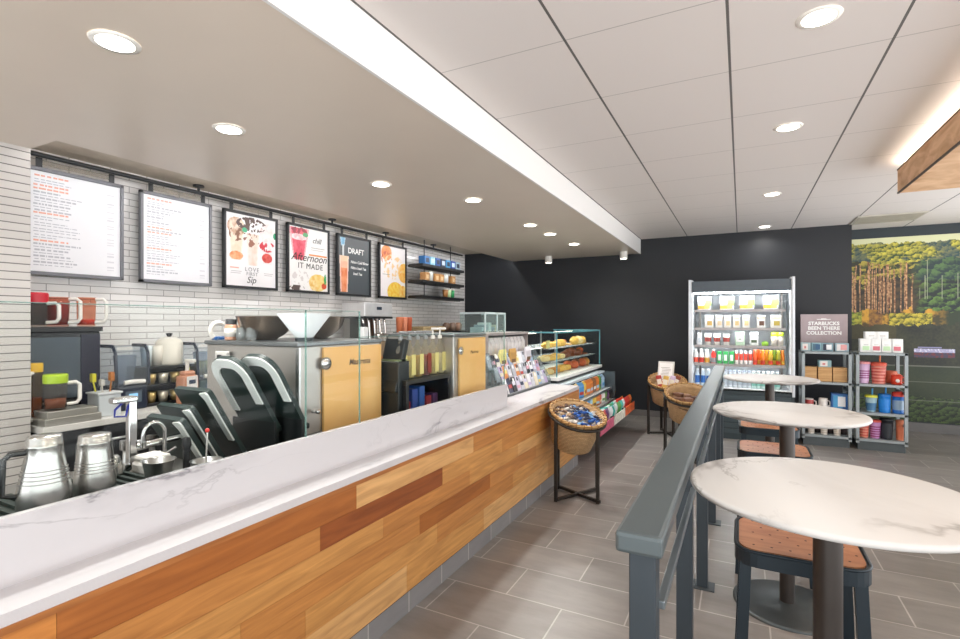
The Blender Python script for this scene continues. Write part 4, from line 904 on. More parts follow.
MB().tube([(0, -.06, 0), (0, -.06, .09), (0, .05, .09), (0, .05, 0)], .014, 8).build('pipe', STEEL, t)
for y in (-.06, .05): MB().cyl(.022, .07, .11, (0, y, 0), 12).build('valve_knob', STEEL_D, t)
goods('folded_cloth', MB().box(-.06, .06, -.05, .05, 0, .05, .012).box(-.055, .055, -.045, .05, .05, .075, .012), mat('#e0ddd8', .8), (-2.28, 1.27 - .0, DZ) if False else (-2.16, 1.235, DZ + .001), 'folded white cloth lying between the taps', 'cloth')

# chair reflections in the glass, added as solid chairs in a leaning row
GREEN = mat('#20312f', .45); TRIMW = mat('#eef2f0', .45)
def chair_reflection(p, ztop, label, full):
    t = thing('reflected_chair', label, 'chair reflection', p, 'chair reflections built solid behind the glass')
    W, Hh = .135, .44
    M = Matrix.Translation((0, 0, ztop)) @ Matrix.Rotation(math.radians(30), 4, 'X')
    arc = lambda cx, cy_, r_, a0, a1: [(cx + r_ * math.cos(math.radians(a0 + (a1 - a0) * k / 7)), cy_ + r_ * math.sin(math.radians(a0 + (a1 - a0) * k / 7))) for k in range(8)]
    Mx = M @ Matrix.Rotation(PI / 2, 4, 'X')
    q = .11 if full else .02
    poly = [(-W, -Hh), (W, -Hh)] + arc(W - q, -q, q, 0, 90) + arc(-W + q, -q, q, 90, 180)
    MB().prism(poly, -.012, .012, Mx).build('backrest', GREEN, t)
    w_, bw, L = .132, .05, .30
    if full: out = [(-w_, -L - .03)] + arc(-w_ + .11, -.113, .11, 180, 90) + arc(w_ - .11, -.113, .11, 90, 0) + [(w_, -L + .03)]; inn = [(-w_ + bw, -L - .03)] + arc(-w_ + .11, -.113, .11 - bw, 180, 90) + arc(w_ - .11, -.113, .11 - bw, 90, 0) + [(w_ - bw, -L + .03)]
    else: out = [(w_ - .01, -.003), (w_, -.015), (w_, -L)]; inn = [(w_ - .06, -.012), (w_ - .042, -.05), (w_ - .04, -L)]
    vs = []; n = len(out)
    for z in (.012, .02):
        for (a, b) in zip(out, inn): vs += [Mx @ Vector((a[0], a[1], z)), Mx @ Vector((b[0], b[1], z))]
    fs = [(0, 1, 2 * n + 1, 2 * n), (2 * n - 2, 4 * n - 2, 4 * n - 1, 2 * n - 1)]
    for i in range(n - 1):
        a = 2 * i; o_ = 2 * n
        fs += [(o_ + a, o_ + a + 1, o_ + a + 3, o_ + a + 2), (a, a + 2, o_ + a + 2, o_ + a), (a + 1, o_ + a + 1, o_ + a + 3, a + 3)]
    MB().add(vs, fs).build('trim_band', TRIMW, t)
    zb = ztop - Hh * math.cos(math.radians(30))
    MB().box(-W, W, .20, .245 if full else .22, zb - .02, zb + .01, .006).build('seat', mat('#1a2422', .4), t)
    if full: MB().box(-.19, .14, .185, .199, .55, zb + .04, .004).build('lower_panel', mat('#151b1c', .4), t)
    for sx in (-1, 1): MB().box(sx * .12 - .014, sx * .12 + .014, .205, .22, .0, zb - .01).build('leg', mat('#161d1d', .4), t)
    return t
for k, (x, y, zt) in enumerate(((-2.35, 1.40, 1.115), (-2.39, 1.47, 1.155), (-2.385, 1.55, 1.225), (-2.285, 1.655, 1.375), (-2.175, 1.735, 1.385))):
    chair_reflection((x, y, 0), zt, 'reflected dark green chair back built solid, with white arched edging, %s from the taps' % ORD[k], k > 2)

# ================================================================== REGISTER END OF THE COUNTER
LZ = .851
t = thing('coffee_rack', 'grey two tier rack of white coffee bags behind the gift cards', 'rack', (-2.36, 5.02, LZ))
MB().box(-.13, .13, -.52, .52, .215, .235).box(-.13, .13, -.52, .52, 0, .012).box(-.14, -.13, -.52, .52, 0, .56).build('shelf_board', mat('#6d7376', .5), t)
u = MB()
for y in (-.52, .52): u.box(-.14, .13, y - .008, y + .008, 0, .56)
u.box(-.14, .14, -.53, .53, .56, .585).build('frame', mat('#a59c99', .4, .3), t)
def pouch(w_, d, h, c1, c2, dot=None):
    m_ = MB(); m_.box(-d / 2, d / 2, -w_ / 2, w_ / 2, 0, h * .82, min(w_, d) * .2)
    m_.add([(-d / 2 * .9, -w_ / 2, h * .8), (d / 2 * .9, -w_ / 2, h * .8), (d / 2 * .9, w_ / 2, h * .8), (-d / 2 * .9, w_ / 2, h * .8), (-.004, -w_ / 2, h), (.004, -w_ / 2, h), (.004, w_ / 2, h), (-.004, w_ / 2, h)], [(0, 1, 5, 4), (1, 2, 6, 5), (2, 3, 7, 6), (3, 0, 4, 7), (4, 5, 6, 7)])
    if c2: m_.cur = 1; m_.box(d / 2 - .001, d / 2 + .002, -w_ * .32, w_ * .32, h * .22, h * .42)
    if dot: m_.cur = 2; m_.lathe([(.0, .0), (w_ * .26, .0), (w_ * .26, .003), (0, .003)], seg=12, M=Matrix.Translation((d / 2, 0, h * .32)) @ Matrix.Rotation(PI / 2, 4, 'Y'))
    return m_
for k in range(10):
    goods('coffee_bag', pouch(.086, .07, .30, 1, None, 1), [mat('#e6e2e2', .45), WHITE, mat('#4a3434', .5)], (-2.285, 4.56 + k * .102, LZ + .236), 'white coffee bag with dark round seal, %s in the upper row' % ORD[k], 'coffee bag', 'white coffee bags on the upper tier')
for k, (cl, cn) in enumerate((('#cfe0dd', 'mint'), ('#b9c6cc', 'grey'), ('#dfe6e2', 'white'), ('#9cc0b9', 'teal'), ('#d3c9bd', 'beige'), ('#c9d8da', 'pale blue'))):
    goods('coffee_bag', pouch(.10, .07, .19, 1, 1), [mat(cl, .45), mat(('#56736e', '#8a5a44')[k % 2], .5)], (-2.285, 4.57 + k * .15, LZ + .013), '%s small coffee bag, %s in the lower row behind the cards' % (cn, ORD[k]), 'coffee bag', 'small bags on the lower tier')

t = thing('card_rack', 'three tier gift card rack standing on the marble counter', 'rack', (-1.99, 4.92, LZ))
RKM = mat('#8f9496', .4, .4)
MB().box(-.18, .06, -.60, .58, 0, .008).build('base', RKM, t)
for k, (x, z) in enumerate(((.05, .0), (-.04, .11), (-.13, .22))):
    MB().box(x - .004, x + .012, -.60, .58, z, z + .022).build('front_lip', mat('#6a6f72', .4, .4) , t)
    MB().box(x - .07, x + .012, -.60, .58, z, z + .006).build('tier', RKM, t)
for y in (-.605, .585): MB().prism([(.06, 0), (.06, .05), (-.14, .40), (-.18, .40), (-.18, 0)], y - .003, y + .003, Matrix(((1, 0, 0, 0), (0, 0, 1, 0), (0, 1, 0, 0), (0, 0, 0, 1)))).build('end_panel', clear('#dfe6e8', .15, haze=.12), t)
CC = [('white', '#e8e6ea'), ('pale lilac', '#d5cfe2'), ('off white', '#e3dfd6'), ('silver grey', '#c6c9d2'), ('pale grey', '#d3d2dc'), ('yellow', '#e3cf7a'), ('navy', '#2a3150'), ('silver', '#b9bcc6'), ('lilac', '#c3b2d6'), ('red', '#b5403c'), ('cream', '#eadfc6'), ('pink', '#dba7b5'), ('black', '#26262c'), ('orange', '#d98a48'), ('grey', '#8d909c'), ('light blue', '#9fb9d9')]
for tier, (x, z) in enumerate(((.03, .012), (-.06, .12), (-.15, .23))):
    for k in range(12):
        cn, cl = CC[(k * 5 + tier * 3 + R.randrange(3)) % 16]
        c2 = CC[(k * 7 + 2 + tier) % 12][1]
        m_ = MB().box(-.004, .004, -.043, .043, 0, .15, .002, rot('Y', -18) @ rot('X', R.uniform(-8, 8))); m_.cur = 1
        m_.box(.0038, .0052, -.04, .034, .03 + .02 * (k % 3), .06 + .025 * (k % 3), 0, rot('Y', -18)); m_.cur = 2; m_.box(.0038, .0055, -.012, .02, .105, .14, 0, rot('Y', -18))
        goods('gift_card', m_, [mat(cl, .3), mat(c2, .3), mat('#3a3a44' if k % 2 else '#efeff2', .3)], (-1.99 + x, 4.92 - .545 + k * .098, LZ + z), '%s card, %s from the near end in the %s tier of the card rack' % (cn, ORD[k], ('front', 'middle', 'top')[tier]), 'gift card', 'gift cards in the counter rack')
for k, (y, cl, cn, w_) in enumerate(((4.70, '#e6dd8e', 'pale yellow', .15), (4.95, '#c79a55', 'brown and gold', .16), (5.38, '#e3e0e6', 'white', .16))):
    goods('snack_bag', pouch(w_, .03, .19, 1, 1), [mat(cl, .45), mat('#7a5a3a', .5)], (-2.165, y, LZ + .227), '%s snack bag standing behind the top of the card rack' % cn, 'snack')

# ================================================================== PASTRY CASE
PZ = .87
t = thing('pastry_case', 'glass pastry case with white base slab at the counter end', 'display case', (-2.22, 6.60, PZ))
MB().box(-.40, .36, -1.02, 1.02, .0, .04, .004).build('base_slab', mat('#eceae6', .3), t)
MB().box(-.40, .33, -1.0, 1.0, -.03, .0).build('plinth', mat('#22272a', .5), t)
g = MB().box(.325, .332, -1.0, 1.0, .04, .555).box(-.40, .325, -1.0, -.994, .04, .555).box(-.40, .325, .994, 1.0, .04, .555).box(-.40, .332, -1.0, 1.0, .555, .563)
g.build('glass_pane', clear('#fafdfd', .1), t)
e = MB().box(.322, .334, -1.004, -.99, .04, .563).box(.322, .334, .992, 1.004, .04, .563).box(-.4, .334, -1.004, -.994, .548, .566).box(.324, .336, -1.0, 1.0, .546, .566).box(-.4, .334, .994, 1.004, .548, .566)
e.build('glass_edge', mat('#5b939d', .2, 0, .05), t)
for z in (.20, .36):
    MB().box(-.36, .26, -.97, .97, z, z + .008).build('glass_shelf', clear('#f4f8f8', .2, haze=.2), t)
s = MB()
for y in (-.97, -.33, .33, .97): s.box(-.37, -.35, y - .01, y + .01, .04, .55)
s.build('shelf_post', STEEL, t)
for z in (.19, .35, .545): MB().box(-.1, -.085, -.97, .97, z - .008, z - .001).build('light_strip', emit('#fff2dc', 8), t)  # unseen strips added to brighten the inside of the case
BAKE = mat('#c98a3c', .5, 0, .25, 40); BAKE2 = mat('#e0b050', .5, 0, .2, 40); BAKE3 = mat('#7a3f20', .5, 0, .25, 40); BAKE4 = mat('#c05a2c', .5, 0, .25, 40); CREAM = mat('#e9cf92', .5, 0, .15, 40)
def croissant(s_):
    m_ = MB(); pts = []; rs = []
    for k in range(13):
        a = -1.1 + 2.2 * k / 12; pts.append((.05 * s_ * math.cos(a) - .03 * s_, .09 * s_ * math.sin(a), .03 * s_)); rs.append(.034 * s_ * (1 - (abs(k - 6) / 6.6) ** 1.6) * (1 + .12 * (k % 2)) + .004)
    return m_.tube(pts, rs, 10)
def muffin(s_): return MB().lathe([(0, 0), (.03 * s_, 0), (.04 * s_, .045 * s_), (.05 * s_, .05 * s_), (.045 * s_, .075 * s_), (.02 * s_, .092 * s_), (0, .095 * s_)], seg=16)
def loaf(s_): return MB().box(-.05 * s_, .05 * s_, -.07 * s_, .07 * s_, 0, .055 * s_, .022)
def cookie(s_): return MB().lathe([(0, 0), (.05 * s_, 0), (.055 * s_, .008), (.045 * s_, .018), (0, .022)], seg=18)
kinds = [('croissant', croissant), ('muffin', muffin), ('loaf_slice', loaf), ('cookie', cookie)]
mn = {id(BAKE): 'golden brown', id(BAKE2): 'yellow', id(BAKE3): 'dark brown', id(BAKE4): 'reddish brown', id(CREAM): 'cream coloured'}
lay = {'top': (.36 + .009, [(0, BAKE2, 1), (2, BAKE2, 1.1), (2, BAKE2, 1), (0, BAKE2, 1.2), (1, BAKE4, .8), (3, BAKE, 1), (0, BAKE2, 1.5), (0, CREAM, 1.5), (0, BAKE2, 1.4), (3, BAKE3, 1)]),
       'middle': (.20 + .009, [(2, CREAM, 1), (2, BAKE2, 1.1), (0, BAKE2, 1.1), (2, CREAM, 1), (0, BAKE3, 1.1), (1, BAKE3, 1), (1, BAKE3, 1.1), (0, BAKE3, 1.2), (1, BAKE4, 1), (3, BAKE3, 1.1)]),
       'bottom': (.041, [(3, CREAM, 1.1), (2, CREAM, 1), (2, BAKE, 1.1), (0, BAKE2, 1.2), (2, BAKE2, 1.2), (1, BAKE4, 1.1), (0, BAKE4, 1.4), (1, BAKE3, 1.1), (0, BAKE4, 1.5), (0, BAKE, 1.5)])}
for nm, (z, L) in lay.items():
    for k, (ki, m_, s_) in enumerate(L):
        kn, fn = kinds[ki]
        o = fn(s_ * 1.1).build(kn, m_, None, (-2.22 + .12, 6.6 - .87 + k * .19, PZ + z), R.uniform(-.5, .5))
        tag(o, '%s %s, %s from near end on the %s level of the pastry case' % (mn[id(m_)], kn.replace('_', ' '), ORD[k], nm), 'pastry', 'pastries in the glass case')
goods('price_card', MB().box(-.004, .004, -.06, .06, 0, .09), mat('#e9dc8a', .5), (-2.02, 5.66, PZ + .37), 'pale yellow tag on the near top shelf of the pastry case', 'tag')

# ================================================================== GRAB AND GO CASE
t = thing('snack_cooler', 'low open cooler of snacks under the pastry case', 'display cooler', (-1.9, 6.45, 0))
MB().box(-.5, .15, -.98, .98, 0, .22).build('base', mat('#22292d', .5), t)
side = [(-.5, .22), (.42, .22), (.50, .30), (.30, .56), (.27, .82), (-.5, .82)]
S2 = Matrix(((1, 0, 0, 0), (0, 0, 1, 0), (0, 1, 0, 0), (0, 0, 0, 1)))
MB().prism([(-.5, .22), (.2, .22), (.28, .56), (.27, .83), (-.5, .83)], -1.0, -.905, S2).build('side_panel', mat('#2d3438', .4), t)
MB().prism([(-.5, .22), (.2, .22), (.28, .56), (.27, .83), (-.5, .83)], .985, 1.0, S2).build('side_panel', mat('#3d464b', .4), t)
MB().box(-.5, -.48, -.98, .98, .22, .83).build('back_panel', mat('#8fa4b5', .4), t)
MB().box(-.5, .12, -.905, .985, .815, .838).build('canopy', mat('#c9d4da', .3), t)
MB().box(-.02, .06, -.95, .95, .806, .815).build('light_strip', emit('#f4fbff', 6), t)
for z, x in ((.60, .22), (.44, .27)):
    MB().box(-.46, x, -.98, .98, z - .012, z).build('shelf_board', mat('#cfd2d2', .4), t)
    MB().box(x, x + .008, -.98, .98, z - .02, z + .01).build('shelf_lip', mat('#565f64', .4), t)
for x0, z, ya, yb, cl in ((.30, .20, -.98, -.335, '#c8607c'), (.30, .20, -.325, .325, '#dcd8c8'), (.30, .20, .335, .98, '#dd6a3c')):
    bn = MB()
    bn.prism([(x0 - .08, z + .02), (x0 + .24, z + .10), (x0 + .25, z + .11), (x0 + .25, z + .22), (x0 + .24, z + .22), (x0 + .235, z + .12), (x0 - .08, z + .035)], ya, yb, S2)
    bn.build('bin_front', mat(cl, .4, 0, .3, 22), t)
dv = MB()
for y in (-.98, -.33, .33, .98): dv.prism([(.22, .22), (.54, .30), (.555, .43), (.26, .34)], y - .006, y + .006, S2)
dv.build('bin_divider', mat('#2d3438', .4), t)
PC = [('blue', '#4f94d0'), ('white', '#e3e6e8'), ('orange', '#d9803a'), ('yellow', '#e6c04a'), ('red', '#c43c34'), ('green', '#5a9a4a'), ('pale blue', '#a9cbe6'), ('brown', '#8d5a3a'), ('cream', '#e8d8b4'), ('purple', '#6a4a7a')]
rowsP = [('upper', .60, .10, 12, [0, 0, 3, 3, 0, 3, 2, 2, 7, 2, 5, 6]), ('lower', .44, .18, 12, [0, 0, 6, 0, 0, 6, 3, 2, 4, 1, 5, 9])]
for nm, z, x, n_, seq in rowsP:
    for k in range(n_):
        cn, cl = PC[seq[k]]
        o = pouch(.15, .08, .19 if nm == 'upper' else .15, 1, 1).build('snack_pack', [mat(cl, .4), mat(PC[(seq[k] + 4) % 10][1], .4)], None, (-1.9 + x, 6.45 - .90 + k * .158, z + .001), R.uniform(-.25, .25))
        tag(o, '%s snack pack, %s from the near end on the %s cooler shelf' % (cn, ORD[k], nm), 'snack', 'snack packs on the cooler shelves')
        if nm == 'lower':
            cn, cl = PC[(seq[k] * 3 + k) % 10]
            o = pouch(.14, .08, .15, 1, 1).build('snack_pack', [mat(cl, .4), mat(PC[(seq[k] + 5) % 10][1], .4)], None, (-1.9 + .02, 6.45 - .87 + k * .156, z + .001), R.uniform(-.25, .25))
            tag(o, '%s snack pack, %s from the near end at the back of the lower cooler shelf' % (cn, ORD[k]), 'snack', 'snack packs on the cooler shelves')
seqB = [4, 9, 4, 9, 1, 0, 1, 5, 0, 1, 4, 4, 2, 4]
for k in range(13):
    cn, cl = PC[seqB[k]] if k not in (5, 8) else ('teal', '#3fb0a6')
    for j, (x, z) in enumerate(((.34, .275), (.44, .305))):
        o = pouch(.15, .08, .22, 1, 1).build('chip_bag', [mat(cl, .35), mat('#ece8e4' if j else PC[(seqB[k] + 3) % 10][1], .4)], None, (-1.9 + x, 6.45 - .88 + k * .146, z), R.uniform(-.3, .3)); o.rotation_euler.y = math.radians(14)
        tag(o, '%s chip bag, %s from the near end in the %s row of the cooler bin' % (cn, ORD[k], 'back' if j == 0 else 'front'), 'chip bag', 'chip bags in the cooler bin')

# ================================================================== OPEN FRIDGE
FY = 7.47; FX0, FX1 = -.635, .60; FX = (FX0 + FX1) / 2; HW = (FX1 - FX0) / 2
t = thing('drinks_fridge', 'tall lit open fridge against the black wall', 'fridge', (FX, FY, 0))
MB().box(-HW, HW, .02, .75, 0, .66).build('base', mat('#2f3b40', .5), t)
gr = MB()
for k in range(7): gr.box(-HW + .04, HW - .04, .01, .022, .08 + k * .075, .135 + k * .075)
gr.build('grille', mat('#3a474c', .45), t)
MB().box(-HW + .03, HW - .03, .70, .75, .66, 2.1).build('back_panel', mat('#e9edf0', .4), t)
MB().box(-HW + .03, HW - .03, .0, .75, 1.95, 2.1, .004).build('canopy', mat('#4a535b', .45), t)
for sx in (-1, 1):
    MB().box(sx * HW - (.045 if sx > 0 else 0), sx * HW + (.045 if sx < 0 else 0), .0, .75, .66, 2.12, .003).build('side_panel', mat('#dfe2e4', .35, .1), t)
    MB().box(sx * (HW - .012) - .016, sx * (HW - .012) + .016, -.012, .0, .6, 2.125, .004).build('front_post', mat('#c3c6ca', .3, .5), t)
MB().box(-HW + .045, HW - .045, .02, .70, .64, .67).build('deck', mat('#d5d8da', .4), t)
FS = [1.715, 1.47, 1.235, .985]
for z in FS:
    s = MB().box(-HW + .06, HW - .09, .10, .68, z - .018, z - .006).build('shelf', mat('#d9dcde', .3, .3), t)
    MB().box(-HW + .06, HW - .09, .088, .10, z - .03, z + .004).build('price_rail', mat('#a9a4a2', .4, .3), s)
    MB().box(-HW + .08, HW - .1, .13, .15, z - .028, z - .019).build('light_strip', emit('#f6fbff', CASE_W), t)
MB().box(-HW + .06, HW - .06, .06, .10, 1.935, 1.949).build('light_strip', emit('#f6fbff', CASE_W * 1.6), t)
st = MB()
for sx in (-1, 1): st.box(sx * (HW - .10) - .012, sx * (HW - .10) + .012, .66, .69, .67, 1.95)
st.build('shelf_standard', STEEL_D, t)
def fx(px): return at(px, 330, y=FY + .16)[0]
def fput(name, mb, m, px, z, lab, cat, grp, dy=.16, rz=0):
    kz = {FS[0]: 1.12, FS[1]: 1.35, FS[2]: 1.3, FS[3]: .95}.get(z, 1)
    mb.v = [(x, y, zz * kz) for x, y, zz in mb.v]
    return goods(name, mb, m, (at(px, 330, y=FY + dy)[0], FY + dy, z), lab, cat, grp, rz)
def fbox(w_, d, h, img):
    m_ = MB().box(-w_ / 2, w_ / 2, 0, d, 0, h, .004)
    for i, (x0, x1, z0, z1) in enumerate(img): m_.cur = i + 1; m_.box(w_ * x0, w_ * x1, -.0015 - .0004 * i, .001, h * z0, h * z1)
    return m_
FOOD = [mat('#eef0f2', .4), mat('#e09a3c', .4), mat('#9abf5a', .4), mat('#f0c060', .4)]
for k, px in enumerate((704.5, 727, 747, 771)):
    fput('meal_box', fbox(.17, .12, .165, [(-.5, .3, .08, .35), (.05, .5, .3, .75), (0, .4, .1, .5)]), FOOD, px, FS[0], 'white meal box with orange food picture, %s on the fridge top shelf' % ORD[k], 'meal box', 'meal boxes on the fridge top shelf')
r2 = [(709, .11, '#f1f1ee', '#c9a65a'), (719, .085, '#f0ece6', '#e0c9a0'), (727.5, .085, '#f2efe9', '#e3cf9a'), (736.5, .085, '#f1eee6', '#dcc48a'), (746, .085, '#f3f1ea', '#e8d49a'), (761, .10, '#efefec', '#6b4a3a'), (776, .12, '#f0efe6', '#c7b04a')]
for k, (px, w_, c1, c2) in enumerate(r2):
    fput('snack_tray', fbox(w_, .1, .125, [(-.2, .35, .2, .55), (-.45, .45, .75, .85)]), [mat(c1, .4), mat(c2, .4), mat('#e3d3ae', .4)], px, FS[1], 'white snack tray, %s from left on the second fridge shelf' % ORD[k], 'snack tray', 'snack trays on the second fridge shelf')
for k, px in enumerate((708, 717, 726.5)):
    m_ = MB().lathe([(0, 0), (.036, 0), (.044, .11), (0, .11)], seg=16); m_.cur = 1; m_.lathe([(.0392, .035), (.0425, .08)], seg=16); m_.cur = 2; m_.cyl(.045, .11, .12, seg=16)
    fput('yogurt_cup', m_, [mat('#eceae2', .4), mat('#9a4038', .4), mat('#f4f4f0', .4)], px, FS[2], 'yogurt cup with red band, %s on the third fridge shelf' % ORD[k], 'cup', 'yogurt cups in the fridge', .2)
fput('snack_box', fbox(.11, .1, .14, [(-.38, .38, .25, .7), (-.15, .15, .42, .52)]), [mat('#bcd9bd', .4), mat('#f4f4f2', .4), mat('#8d9a8d', .4)], 740, FS[2], 'pale green box with white label in the middle of the third fridge shelf', 'box', None)
fput('salad_bag', pouch(.10, .06, .14, 1, 1), [mat('#e8ebe8', .4), mat('#4a5a44', .4)], 754, FS[2], 'white bag with dark leaf print on the third fridge shelf', 'bag', None, .2, -PI / 2)
fput('fruit_bowl', MB().lathe([(0, 0), (.035, 0), (.045, .03), (.02, .045), (0, .045)], seg=14), mat('#8fbf3a', .4), 765, FS[2], 'low green bowl on the third fridge shelf', 'bowl', None, .2)
for k, px in enumerate((774, 780.5)):
    m_ = MB().lathe([(0, 0), (.032, 0), (.036, .1), (0, .1)], seg=14); m_.cur = 1; m_.lathe([(.038, .1), (.038, .135), (0, .14)], seg=14)
    fput('salad_cup', m_, [mat('#e9e2d8', .35), mat('#b5d633', .35)], px, FS[2], 'cup with lime green lid, %s on the third fridge shelf' % ('left' if k == 0 else 'right'), 'cup', None, .2)
fput('milk_carton', fbox(.055, .06, .125, [(-.3, .3, .2, .6)]), [mat('#eef0f2', .4), mat('#c9d3da', .4)], 699.5, FS[2], 'small white carton at the left end of the third fridge shelf', 'carton', None)
def bottle(h, r, neck, body, label_, cap, zf=(.2, .65)):
    m_ = MB().lathe([(0, 0), (r * .95, 0), (r, .008), (r, h * .66), (neck, h * .85), (neck, h * .93), (0, h * .93)], seg=16); m_.cur = 1
    m_.lathe([(r + .001, h * zf[0]), (r + .001, h * zf[1])], seg=16); m_.cur = 2; m_.lathe([(neck + .003, h * .92), (neck + .003, h), (0, h)], seg=14)
    return m_, [mat(body, .25), mat(label_, .4), mat(cap, .4)]
r4 = [(696, '#ececea', '#d9503a', '#f0f0ee', 'white and red'), (701.5, '#ececea', '#c9342c', '#f0f0ee', 'white and dark red'), (707, '#e9e4dc', '#d9a03a', '#f0efe8', 'white and yellow'), (713.5, '#c9342c', '#8a8a90', '#d8d8dc', 'red and grey')]
for k, (px, b, l, c_, cn) in enumerate(r4):
    m_, ms = bottle(.20, .03, .014, b, l, c_, (.05, .4)); fput('juice_bottle', m_, ms, px, FS[3], '%s juice bottle, %s from left on the fourth fridge shelf' % (cn, ORD[k]), 'bottle', 'bottles on the fourth fridge shelf', .18)
for k, px in enumerate((719.5, 725.5, 731.5)):
    fput('drink_carton', fbox(.06, .06, .17, [(-.3, .3, .25, .75)]), [mat('#2fa052', .4), mat('#eef4ee', .4)], px, FS[3], 'green drink carton, %s of three on the fourth fridge shelf' % ORD[k], 'carton', 'green cartons in the fridge')
for k in range(5):
    m_, ms = bottle(.19, .022, .011, '#e8e6e4', '#cf4433', '#f0efee', (.3, .78)); fput('milk_bottle', m_, ms, 736.5 + k * 4.6, FS[3], 'white bottle with red label, %s of five on the fourth fridge shelf' % ORD[k], 'bottle', 'red labelled bottles in the fridge', .18)
for k in range(8):
    cl, cn = ((('#d9501f', 'deep orange'), ('#e2641f', 'orange'), ('#df7a22', 'orange'), ('#d98a24', 'amber'), ('#b5912a', 'olive yellow'), ('#6f8a24', 'green'), ('#8d8a24', 'olive green'), ('#d97a24', 'amber orange'))[k])
    m_, ms = bottle(.205, .026, .018, cl, '#b8321c' if k % 2 == 0 else '#d9a83a', cl, (.05, .3)); fput('juice_bottle', m_, ms, 755 + k * 3.9, FS[3], '%s juice bottle, %s of the orange row on the fourth fridge shelf' % (cn, ORD[k]), 'bottle', 'orange juice bottles in the fridge', .18 + .05 * (k % 2))
for k in range(4):
    m_, ms = bottle(.235, .03, .013, '#cfe0ee', '#2f6fc0', '#f0f4f8', (.2, .62)); fput('water_bottle', m_, ms, 697.5 + k * 5.6, .671, 'water bottle with blue label, %s from left on the fridge deck' % ORD[k], 'bottle', 'blue water bottles in the fridge', .14)
for k in range(13):
    te = k > 6; m_, ms = bottle(.23, .03, .014, '#c3dedb' if te else '#d5dfe6', '#7fc0b4' if te else '#aebcc8', '#dfe6e8' if te else '#8d99a6', (.15, .55))
    fput('water_bottle', m_, ms, 720.5 + k * 4.75, .671, '%s water bottle, %s from left on the fridge deck behind the far table' % ('pale green' if te else 'clear', ORD[k + 4]), 'bottle', 'water bottles on the fridge deck', .16)

# ================================================================== DISPLAY SHELF UNITS
SM = mat('#98a1a4', .45, .2); SHZ = [.135, .455, .80, 1.18]
def shelf_unit(x0, x1, label):
    t = thing('display_shelf', label, 'shelf unit', (x0, 7.58, 0)); W_ = x1 - x0
    MB().box(.02, W_ - .02, .02, .38, 0, .11).build('plinth', mat('#4d5558', .5), t)
    for z in SHZ: MB().box(0, W_, 0, .40, z - .03, z, .003).build('shelf_board', SM, t)
    for sx in (0, 1):
        for sy in (0, 1):
            MB().box(sx * (W_ - .035), sx * (W_ - .035) + .035, sy * .365, sy * .365 + .035, .08, 1.18, .003).build('post', SM, t)
    for sx in (.01, W_ - .03): MB().box(sx, sx + .02, .02, .38, .68, .72).box(sx, sx + .02, .02, .38, .30, .33).build('side_bar', SM, t)
    return t
shelf_unit(.685, 1.205, 'grey shelf unit of mugs beside the drinks fridge')
shelf_unit(1.245, 1.745, 'grey shelf unit of tumblers in front of the forest mural')
SY = 7.60
def sput(name, mb, m, px, z, lab, cat, grp=None, dy=.05, rz=0):
    return goods(name, mb, m, (at(px, 330, y=SY + dy)[0], SY + dy, z + .001), lab, cat, grp, rz)
# sign behind the mugs
t = thing('collection_sign', 'taupe sign with white lettering standing on the mug shelf', 'sign', (.955, 7.90, 1.181))
MB().box(-.255, .255, -.012, .012, 0, .47, .003).build('panel', mat('#a8989a', .5), t)
for k, s_ in enumerate(('STARBUCKS', 'BEEN THERE', 'COLLECTION')): text('lettering', s_, .062, INKW, t, (0, -.0125, .33 - k * .062), FACE_Y, 'CENTER', 0, bold=.002)
MB().box(-.075, .075, -.014, -.0115, .40, .407).box(-.03, .03, -.014, -.0115, .407, .414).build('emblem', INKW, t)
def mugbox(w_, h, c1, c2, c3, mug=True):
    m_ = MB().box(-w_ / 2, w_ / 2, 0, .11, 0, h, .003); m_.cur = 1; m_.box(-w_ * .38, w_ * .2, -.0015, .001, h * .12, h * .88); m_.cur = 2
    if mug: m_.box(-w_ * .1, w_ * .36, -.0028, .001, h * .2, h * .82, .001)
    else: m_.box(-w_ * .2, w_ * .02, -.0028, .001, h * .3, h * .6)
    return m_, [mat(c1, .4), mat(c2, .4), mat(c3, .4)]
for k, (px, w_, c1, c2, c3, lab) in enumerate(((806, .10, '#9fb6bb', '#e6ddd8', '#d08a86', 'grey blue mug box with pale mug, left on the upper shelf top'), (816.5, .105, '#86aab4', '#47697c', '#2d5a80', 'teal blue mug box, second on the upper shelf top'), (827.5, .12, '#7d9ba6', '#17233c', '#eef0f2', 'navy mug box with white mug picture under the sign'), (842, .14, '#94aeb8', '#e3dcda', '#d99a98', 'grey blue mug box with pale mug, right end under the sign'))):
    m_, ms = mugbox(w_, .105, c1, c2, c3, k != 0); sput('mug_box', m_, ms, px, 1.18, lab, 'box', 'mug boxes on the shelf top')
for k, px in enumerate((810, 825, 840)):
    m_ = MB().box(-.073, .073, 0, .16, 0, .18, .003); sput('bamboo_crate', m_, grain('#b98850', '#d9b07a', (2, 2, 40), .5), px, .80, 'tan slatted box, %s of three on the mug shelf' % ('left', 'middle', 'right')[k], 'box', 'tan boxes on the mug shelf')
m_, ms = mugbox(.135, .085, '#8fb3b8', '#e9e4e0', '#d58a86', False); sput('mug_box', m_, ms, 825, .981, 'pale mug box lying on the tan boxes', 'box', None, .06)
